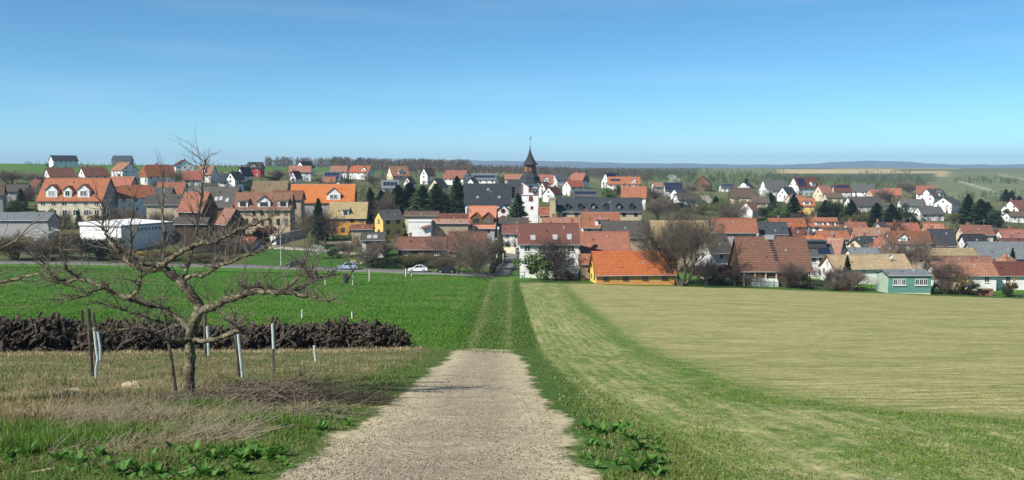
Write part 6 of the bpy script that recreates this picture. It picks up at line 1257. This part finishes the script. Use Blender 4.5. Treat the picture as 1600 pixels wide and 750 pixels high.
for i in range(N_):
    e3 = (RS.uniform(-.5, .5), RS.uniform(-.6, .6), pi / 2 + RS.normal(0, .7) if c[i] < .3 else RS.uniform(0, 6.28)); s_ = RS.uniform(.75, 1.25); k = i % 8; loc = np.array([X[i], Yp[i], Z[i]]) - po
    if i in vis: obj('vine_stump', SM[k], pile, tuple(loc), e3, (s_, s_, s_))
    else:
        v = SV[k][0] * s_ @ np.array(mathutils.Euler(e3).to_matrix()).T + loc; VV.append(v); FF.append(SV[k][1] + off); off += len(v)
tag(obj('stump_mass', mesh('stump_mass', np.concatenate(VV), np.concatenate(FF), ['stump_dark']), pile), kind='stuff')

# ------------------------------------------------------------------ saplings with stakes and tree guards
def sapling(label, px, yb, stake=None, tube=None, twig=None, tmat='tube_white', smat='stake'):
    g_ = ground_px(px, yb)[0]; d = g_[1]; r_ = empty('sapling', tuple(g_), 0, label, 'sapling', 'young trees with stakes and guards'); k = d / F
    def W_(p, dy=0.): q = np.array(at(p[0], p[1], d + dy)) - g_; return q
    if stake: MB().tube(W_(stake[0], .06), W_(stake[1], .06), 2.6 * k if len(stake) < 3 else stake[2] * k, 2.4 * k if len(stake) < 3 else stake[2] * k, 7).obj('stake', [smat], r_)
    if tube:
        q = MB(); pts = [W_(p, -.02) for p in tube[0]]
        for a, b in zip(pts[:-1], pts[1:]): q.tube(a, b, tube[1] * k * .85, tube[1] * k * .85, 9)
        q.obj('tree_guard', [tmat], r_, smooth=False)
    R = random.Random(int(px)); sg = []
    if twig:
        b0 = W_(twig[0]); t0 = W_(twig[1]); L_ = np.linalg.norm(t0 - b0); sg.append((*(W_((px, yb)) + [0, 0, -.03]), *b0, .014, .012)); sg.append((*b0, *t0, .012, .005))
        for i in range(twig[2]):
            f_ = R.uniform(.1, 1); p = b0 + (t0 - b0) * f_; dr = np.array([R.uniform(-1, 1), R.uniform(-.6, .6), R.uniform(.2, .9)]); dr = dr / np.linalg.norm(dr) * L_ * R.uniform(.25, .55); m_ = p + dr * .5 + [0, 0, .02]; sg += [(*p, *m_, .008, .006), (*m_, *(p + dr), .006, .003)]
            for j in range(2): e = p + dr * R.uniform(.4, .9); sg.append((*e, *(e + np.array([R.uniform(-1, 1), R.uniform(-.6, .6), R.uniform(.1, 1)]) * L_ * .12), .004, .002))
    else: sg.append((0, 0, -.03, *(W_(tube[0][0]) + [0, 0, .25]), .012, .006))
    v, f_ = tubes_np(sg, 5); obj('stem', mesh('stem', v, f_, ['twig']), r_)
sapling('sapling with bent pale guard in the group of three at the left', 149, 590, ((138, 482), (144, 588), 2.9), ([(147, 512), (151, 550), (153, 560), (150, 578), (150, 590)], 2.6))
sapling('rear left sapling with short guard in the group of three', 138, 546, ((127.5, 484), (132, 546), 2.2), ([(134, 508), (137.5, 546)], 2.6)); sapling('rear right sapling with slim guard in the group of three', 156, 566, ((146, 488), (151, 566), 2.0), ([(153, 518), (157, 545), (157, 566)], 2.4))
sapling('sapling with dark post and white guard just right of the old trunk', 326, 556, ((320, 490), (321, 555), 2.6), ([(324, 510), (326.5, 556)], 2.6)); sapling('leaning sapling with grey stake and white guard', 378, 590, ((366, 488), (373, 588), 2.8), ([(372, 522), (379, 590)], 2.6), ((372, 522), (384, 488), 5))
sapling('sapling with white guard high on a dark stake, branches to the right', 427, 583, ((428, 506), (426.5, 583), 2.6), ([(426, 506), (427.5, 545)], 2.7), ((430, 536), (468, 506), 7)); sapling('little sapling in a short white guard before the stump pile', 493, 566, None, ([(491, 540), (493.5, 566)], 2.6), ((491, 540), (494, 505), 8))
sapling('meadow sapling stake showing over the pile, left of two', 472, 500, ((472, 484), (472, 500), 1.3), ([(472, 484), (472, 500)], 1.4), None, 'tube_cream'); sapling('meadow sapling stake showing over the pile, right of two', 550, 500, ((551, 487), (551, 501), 1.2), ([(550, 487), (550.5, 501)], 1.5), None, 'tube_cream')
for px, yb, yt, wtube, tw, lb in ((508, 450, 433, 1.3, None, 'cream guarded meadow sapling left of the pale blue car'), (551, 449, 429, 1.3, None, 'cream guarded meadow sapling below the pale blue car'), (577, 443, 421, 1.1, (577, 405), 'tall staked meadow sapling right of the pale blue car'), (634, 435, 420, 1.2, None, 'small staked sapling left of the white car'), (643, 435, 428, 1.1, None, 'short pale stake below the white car')):
    sapling(lb, px, yb, ((px - 2, yt - 3), (px - 2, yb), .8), ([(px, yt), (px, yb)], wtube), ((px, yt), tw, 5) if tw else None, 'tube_cream')
for px, yb, yt, wp, lb in ((486, 449, 352, 74, 'tall young bare tree with dark guard in the meadow, left of two'), (538, 447, 372, 60, 'young bare tree with dark guard in the meadow, right of two')):
    g_ = ground_px(px, yb)[0]; d = g_[1]; r_ = tree('sapling', px, yb, yt, wp, lb, d); MB().tube((0, 0, 0), (0, 0, .22), .02, .02, 8).obj('tree_guard', ['darkmetal'], r_)

# ------------------------------------------------------------------ the old fruit tree
def smooth_path(P_, n=5):
    P_ = np.asarray(P_, float); out = []
    for i in range(len(P_) - 1):
        a = P_[max(0, i-1)]; b = P_[i]; c = P_[i+1]; d = P_[min(len(P_)-1, i+2)]
        for j in range(n):
            t_ = j / n; out.append(.5 * ((2*b) + (c-a)*t_ + (2*a - 5*b + 4*c - d)*t_**2 + (3*b - a - 3*c + d)*t_**3))
    out.append(P_[-1]); return np.array(out)
def sweep(P_, rad, k=8, seed=0):
    R = np.random.default_rng(seed); n = len(P_); V = []; T_ = np.gradient(P_, axis=0); T_ /= np.linalg.norm(T_, axis=1, keepdims=True) + 1e-9; a = np.cross(T_[0], [.2, 1, .1]); a /= np.linalg.norm(a)
    for i in range(n):
        a = a - T_[i] * np.dot(a, T_[i]); a /= np.linalg.norm(a); b = np.cross(T_[i], a); r_ = rad[i] * R.uniform(.88, 1.14)
        V += [P_[i] + r_ * R.uniform(.88, 1.13) * (cos(2*pi*j/k) * a + sin(2*pi*j/k) * b) for j in range(k)]
    V += [P_[0], P_[-1]]
    Fs = [(i*k + j, i*k + (j+1) % k, (i+1)*k + (j+1) % k, (i+1)*k + j) for i in range(n-1) for j in range(k)] + [(j, (j+1) % k, n*k) for j in range(k)] + [((n-1)*k + (j+1) % k, (n-1)*k + j, n*k + 1) for j in range(k)]
    return V, Fs
def fruit_tree(label, base_px, base_py, limbs, trunk, seed, nshoot=1.0, dscale=1.0):
    g_ = ground_px(base_px, base_py)[0]; D = g_[1]; r_ = empty('fruit_tree', tuple(g_), 0, label, 'tree'); R = random.Random(seed); tw = []
    def path(pts): return np.array([np.array(at(p[0], p[1], D + (p[2] if len(p) > 2 else 0))) - g_ for p in pts])
    def rad(rs, n): return np.interp(np.linspace(0, 1, n), np.linspace(0, 1, len(rs)), rs) * D / F * .86
    P_ = smooth_path(path(trunk[0])); v, f_ = sweep(P_, rad(trunk[1], len(P_)), 12, seed); obj('trunk', mesh('trunk', v, f_, ['lichen_bark'], smooth=True), r_)
    def shoot(p, d, L_, r0, lv):
        n = 3; q = p.copy(); 
        for i in range(n):
            d = d + np.array([R.gauss(0, .22), R.gauss(0, .22), R.gauss(.03, .15)]); d /= np.linalg.norm(d); q2 = q + d * L_ / n; a_, b_ = r0 * (1 - .28 * i), r0 * (1 - .28 * (i + 1)); tw.append((*q, *q2, a_, b_)); q = q2
            if lv < 2 and R.random() < .75:
                e = d + np.array([R.gauss(0, .8), R.gauss(0, .8), R.gauss(.1, .5)]); e /= np.linalg.norm(e); shoot(q.copy(), e, L_ * R.uniform(.25, .55), b_ * .75, lv + 1)
    for i, (pts, rs, ns, up) in enumerate(limbs):
        P_ = smooth_path(path(pts)); P_ = P_ + np.array([[R.gauss(0, .012), R.gauss(0, .02), R.gauss(0, .012)] for _ in P_]) * (np.arange(len(P_)) > 1)[:, None]; rr = rad(rs, len(P_)); v, f_ = sweep(P_, rr, 7, seed + i); obj('limb', mesh('limb', v, f_, ['lichen_bark'], smooth=True), r_)
        for j in range(int(ns * nshoot)):
            k = R.randint(max(1, len(P_) // 6), len(P_) - 1); t_ = P_[k] - P_[k-1]; t_ /= np.linalg.norm(t_) + 1e-9
            d = t_ * R.uniform(.1, .8) + np.array([R.gauss(0, .6), R.gauss(0, .7), up * R.uniform(.2, 1.2) + R.gauss(0, .3)]); d /= np.linalg.norm(d)
            shoot(P_[k].copy(), d, R.choice([.15, .25, .4, .55, .7, .9]) * R.uniform(.7, 1.2), min(.0105, rr[k] * .6), 0)
        shoot(P_[-1].copy(), P_[-1] - P_[-2], .5, rr[-1], 0) if np.linalg.norm(P_[-1] - P_[-2]) > 1e-6 else None
    v, f_ = tubes_np(tw, 4); obj('twigs', mesh('twigs', v, f_, ['twig_grey']), r_)
fruit_tree('old gnarled leafless fruit tree with wide crooked limbs on the bank', 297, 617, [
    ([(311, 486), (303, 464, .05), (287, 446, .1), (270, 430, .15), (254, 417, .2), (245, 415, .2)], [9, 8.2, 7.8, 7.2, 6, 5], 10, .6),
    ([(252, 417, .2), (237, 421, .3), (220, 420, .4), (203, 411, .4), (190, 396, .5), (175, 382, .5), (166, 366, .6), (160, 345, .6), (162, 318, .7)], [5.5, 5, 4.5, 4.2, 3.8, 3.2, 2.6, 2.0, 1.2], 26, .8),
    ([(254, 416, .2), (262, 408, .0), (283, 393, -.3), (317, 380, -.5), (334, 380, -.6), (360, 366, -.8), (397, 351, -1.0), (430, 334, -1.1)], [5.2, 5, 4.4, 3.8, 3.4, 2.8, 2.2, 1.2], 30, .8),
    ([(287, 445, .1), (290, 425, .5), (294, 410, .8), (303, 377, 1.1), (308, 350, 1.2), (314, 318, 1.3), (317, 280, 1.3), (322, 250, 1.3)], [5, 4.2, 3.8, 3, 2.6, 2.2, 1.6, .9], 26, .9),
    ([(292, 434, .1), (305, 430, -.3), (322, 428, -.6), (341, 417, -.8), (373, 404, -1.1), (402, 394, -1.2), (432, 374, -1.3)], [4, 3.6, 3.2, 2.8, 2.4, 2.0, 1.2], 22, .7),
    ([(311, 487), (320, 483, -.1), (334, 480, -.2), (352, 470, -.4), (372, 464, -.5), (400, 455, -.6), (430, 457, -.8), (463, 460, -.9), (490, 464, -1.0), (516, 471, -1.0)], [8, 7.4, 6.8, 6.2, 5.6, 5, 4.4, 3.6, 2.6, 1.4], 34, .5),
    ([(352, 470, -.4), (368, 460, 0), (384, 455, .2), (402, 449, .4), (428, 456, .6), (452, 448, .8), (468, 432, .9), (486, 423, 1.0)], [4.8, 4.4, 4, 3.8, 3.2, 2.8, 2.4, 1.4], 26, .7),
    ([(446, 458, -.8), (466, 452, -.6), (484, 442, -.5), (498, 435, -.4), (526, 430, -.3)], [3, 2.8, 2.4, 2, 1], 16, .6),
    ([(299, 516), (285, 502, .2), (268, 489, .3), (247, 480, .4), (220, 473, .5), (203, 466, .5), (180, 458, .6), (163, 449, .6), (129, 437, .8), (98, 441, .9), (85, 436, .9), (68, 413, 1.0), (50, 398, 1.0)], [6.4, 6, 5.6, 5.2, 4.8, 4.6, 4.2, 3.8, 3.2, 2.8, 2.4, 1.8, 1.0], 44, .6),
    ([(129, 437, .8), (112, 428, .8), (104, 418, .7), (100, 398, .6), (95, 384, .6), (96, 365, .5), (92, 343, .5)], [2.6, 2.4, 2.2, 2, 1.8, 1.3, .8], 14, .8),
    ([(196, 468, .5), (210, 460, .2), (217, 450, .0), (219, 438, -.1), (221, 425, -.1), (224, 402, -.2)], [3, 2.8, 2.6, 2.4, 2.2, 1], 10, .8),
    ([(300, 530), (286, 534, -.3), (268, 532, -.5), (250, 526, -.7), (227, 515, -.9), (193, 515, -1.1), (160, 521, -1.2)], [4.6, 4, 3.6, 3, 2.4, 1.8, 1], 14, .4),
    ([(300, 531), (313, 532, -.3), (330, 532, -.5), (354, 523, -.8), (368, 518, -.9), (378, 517, -.9)], [4.6, 4.2, 4, 3.8, 4.4, 3.8], 4, .4),
    ([(298, 512), (280, 507, .5), (260, 505, .8), (227, 497, 1.1), (200, 487, 1.3), (176, 480, 1.5), (150, 470, 1.6)], [4, 3.6, 3.2, 2.8, 2.4, 1.8, 1], 18, .6),
    ([(256, 414, .2), (253, 390, .5), (255, 360, .7), (254, 320, .8), (256, 268, .9)], [2.8, 2.4, 2, 1.6, .8], 14, .9),
    ([(200, 411, .4), (206, 385, .2), (204, 350, .0), (210, 310, -.1)], [2.4, 2, 1.6, .8], 10, .9),
    ([(340, 480, -.3), (352, 492, -.6), (368, 500, -.9), (392, 506, -1.1)], [2.4, 2, 1.6, .9], 8, .4),
    ([(163, 449, .6), (150, 455, .2), (132, 462, 0), (108, 470, -.2), (84, 468, -.3)], [2.4, 2.1, 1.8, 1.4, .8], 12, .5)],
    ([(296, 621), (296.5, 600), (297, 570), (297, 545), (299, 520), (305, 500), (311, 485), (313, 478)], [11, 9.6, 9, 8.8, 9.2, 9.6, 9.4, 6]), 3, 3.0)
fruit_tree('leafless fruit tree whose branch tips reach in at the left edge', -120, 640, [
    ([(-118, 500), (-80, 465, .2), (-40, 452, .3), (-5, 444, .3), (30, 434, .3), (62, 428, .3)], [7, 6, 5, 4, 2.6, 1.2], 26, .5), ([(-118, 495), (-90, 440, -.3), (-60, 410, -.5), (-20, 398, -.5), (22, 380, -.5)], [7, 6, 4.5, 3, 1.4], 20, .6),
    ([(-118, 500), (-150, 450, .4), (-200, 420, .6), (-250, 400, .8)], [7, 6, 4, 2], 20, .6), ([(-118, 498), (-122, 440, 0), (-130, 380, .2), (-128, 320, .2)], [6, 5, 3.6, 1.6], 20, .8)],
    ([(-120, 645), (-119, 600), (-119, 545), (-118, 505), (-118, 490)], [13, 11, 10, 10, 8]), 9, 1.2)
g_ = ground_px(274, 616)[0]; r_ = empty('leaning_stake', tuple(g_), 0, 'dark wooden stake leaning against the old fruit tree', 'stake'); k = g_[1] / F
q0, q1 = np.array(at(276, 619, g_[1])) - g_, np.array(at(257, 490, g_[1] + .1)) - g_; MB().tube(q0, q1, 3.0 * k, 2.6 * k, 8).obj('shaft', ['stake'], r_); MB().tube(q0 * .3 + q1 * .7 - [0, 0, .08], q0 * .3 + q1 * .7 + [0, 0, .1], 4.2 * k, 4.2 * k, 8).obj('binding', ['bark_dark'], r_)

# ------------------------------------------------------------------ brush, dry stalks, stones
def brush(label, px, py, rx, ry, hgt, n, seed, mat='twig'):
    R = random.Random(seed); g_ = ground_px(px, py)[0]; sg = []
    for i in range(n):
        a = R.random() * 6.28; f_ = sqrt(R.random()); x = cos(a) * f_ * rx; y = sin(a) * f_ * ry; z = gz(g_[0] + x, g_[1] + y) - g_[2] + (1 - f_ * f_) * hgt * R.random() + .02; az = R.gauss(.3, .9); L_ = R.uniform(.25, .9); p = np.array([x, y, z]); d = np.array([cos(az), sin(az) * .7, R.gauss(.05, .22)])
        for j in range(3): d = d + np.array([R.gauss(0, .2), R.gauss(0, .2), R.gauss(-.02, .12)]); d /= np.linalg.norm(d); p2 = p + d * L_ / 3; r0 = .009 * R.uniform(.5, 1.2); sg.append((*p, *p2, r0 * (1 - .25*j), r0 * (.75 - .25*j))); p = p2
    v, f_ = tubes_np(sg, 4); r_ = empty('brush_pile', tuple(g_), 0, label, 'brush'); obj('twigs', mesh('twigs', v, f_, [mat]), r_)
brush('dark heap of pruned twigs right of the old trunk', 395, 628, .95, .9, .42, 420, 1); brush('flat dark brushwood nearer the track', 500, 628, 1.3, .9, .22, 360, 2, 'bark_dark'); brush('long twigs lying before the brush heap', 450, 650, 1.2, .6, .12, 120, 3, 'twig_grey'); brush('loose twigs at the foot of the old tree', 300, 632, .9, .5, .12, 120, 4, 'twig_grey')
brush('long dark branch on the grass behind the brush heap', 440, 600, .9, .2, .1, 26, 6, 'bark_dark')
Q = px_sample(3000, 60, 400, 640, 712); n = len(Q); R2 = np.random.default_rng(12); d = np.stack([R2.normal(.55, .6, n), R2.normal(.25, .5, n), np.abs(R2.normal(.22, .2, n))], 1); d /= np.linalg.norm(d, axis=1, keepdims=True); Lq = R2.uniform(.12, .55, n) * (.4 + vnoise(Q[:, 0], Q[:, 1], .6, 77)); keep = RG.random(n) < np.clip(1.8 * vnoise(Q[:, 0], Q[:, 1], .8, 78) - .3, 0, 1)
v, f_ = tubes_np(np.concatenate([Q + [0, 0, .02], Q + d * Lq[:, None], np.full((n, 1), .0045), np.full((n, 1), .002)], 1)[keep], 3); me = mesh('dry_stalks', v, f_, ['straw']); add_tint(me, np.random.default_rng(1).random(len(v))); tag(obj('dry_stalks', me), 'bleached dry stalks lying below the old tree', 'stalks', kind='stuff')
Q = ground_px(RG.uniform(20, 260, 90), RG.uniform(590, 680, 90)); n = 90; d = np.stack([R2.normal(0, .3, n), R2.normal(0, .3, n), np.ones(n)], 1); v, f_ = tubes_np(np.concatenate([Q, Q + d * R2.uniform(.3, .8, (n, 1)), np.full((n, 1), .004), np.full((n, 1), .002)], 1), 3); me = mesh('standing_stalks', v, f_, ['straw']); add_tint(me, np.full(len(v), .4)); tag(obj('standing_stalks', me), 'thin dry stalks standing on the left bank', 'stalks', kind='stuff')
def rock(label, px, py, sx, sy, sz, seed):
    R = np.random.default_rng(seed); g_ = ground_px(px, py)[0]; V = []; n = 9; m = 5
    for j in range(m):
        ph = j / (m - 1) * pi / 2
        for i in range(n): a = 2*pi*i/n; q = R.uniform(.8, 1.15); V.append((cos(a) * cos(ph) * sx * q, sin(a) * cos(ph) * sy * q, sin(ph) * sz * q - .03))
    Fs = [(j*n + i, j*n + (i+1) % n, (j+1)*n + (i+1) % n, (j+1)*n + i) for j in range(m-1) for i in range(n)]; o_ = obj('rock', mesh('rock', V, Fs, ['sandstone'], smooth=False), None, tuple(g_)); tag(o_, label, 'rock')
plain('sandstone', (.42, .35, .21), .95, .1, .3, 6)
rock('pale sandstone lump on the left bank below the guarded saplings', 208, 606, .30, .2, .2, 1); rock('small pale stone left of the sandstone lump', 118, 612, .16, .12, .09, 2)
for px, py, lb in ((60, 744, 'white bleached stick at the lower left edge'), (285, 744, 'bleached stick near the bottom weeds')):
    g_ = ground_px(px, py)[0]; r_ = empty('stick', tuple(g_), R.random(), lb, 'stick'); MB().tube((-.14, 0, .03), (.14, .02, .05), .014, .009, 6).obj('shaft', ['straw' if False else 'wood_pale'], r_)

# ------------------------------------------------------------------ the air over the valley
m = bpy.data.materials.new('air'); m.use_nodes = True; n_ = m.node_tree; n_.nodes.remove(n_.nodes['Principled BSDF'])
pv = n_.nodes.new('ShaderNodeVolumePrincipled'); pv.inputs['Color'].default_value = (.54, .76, 1, 1); pv.inputs['Density'].default_value = 1.35e-4; pv.inputs['Anisotropy'].default_value = 0.0
n_.links.new(pv.outputs[0], n_.nodes['Material Output'].inputs['Volume']); M['air'] = m
hz_ = obj('haze', MB().box(-39000, 39000, -300, 11000, -60, 150).me('haze', ['air'])); tag(hz_, kind='stuff')
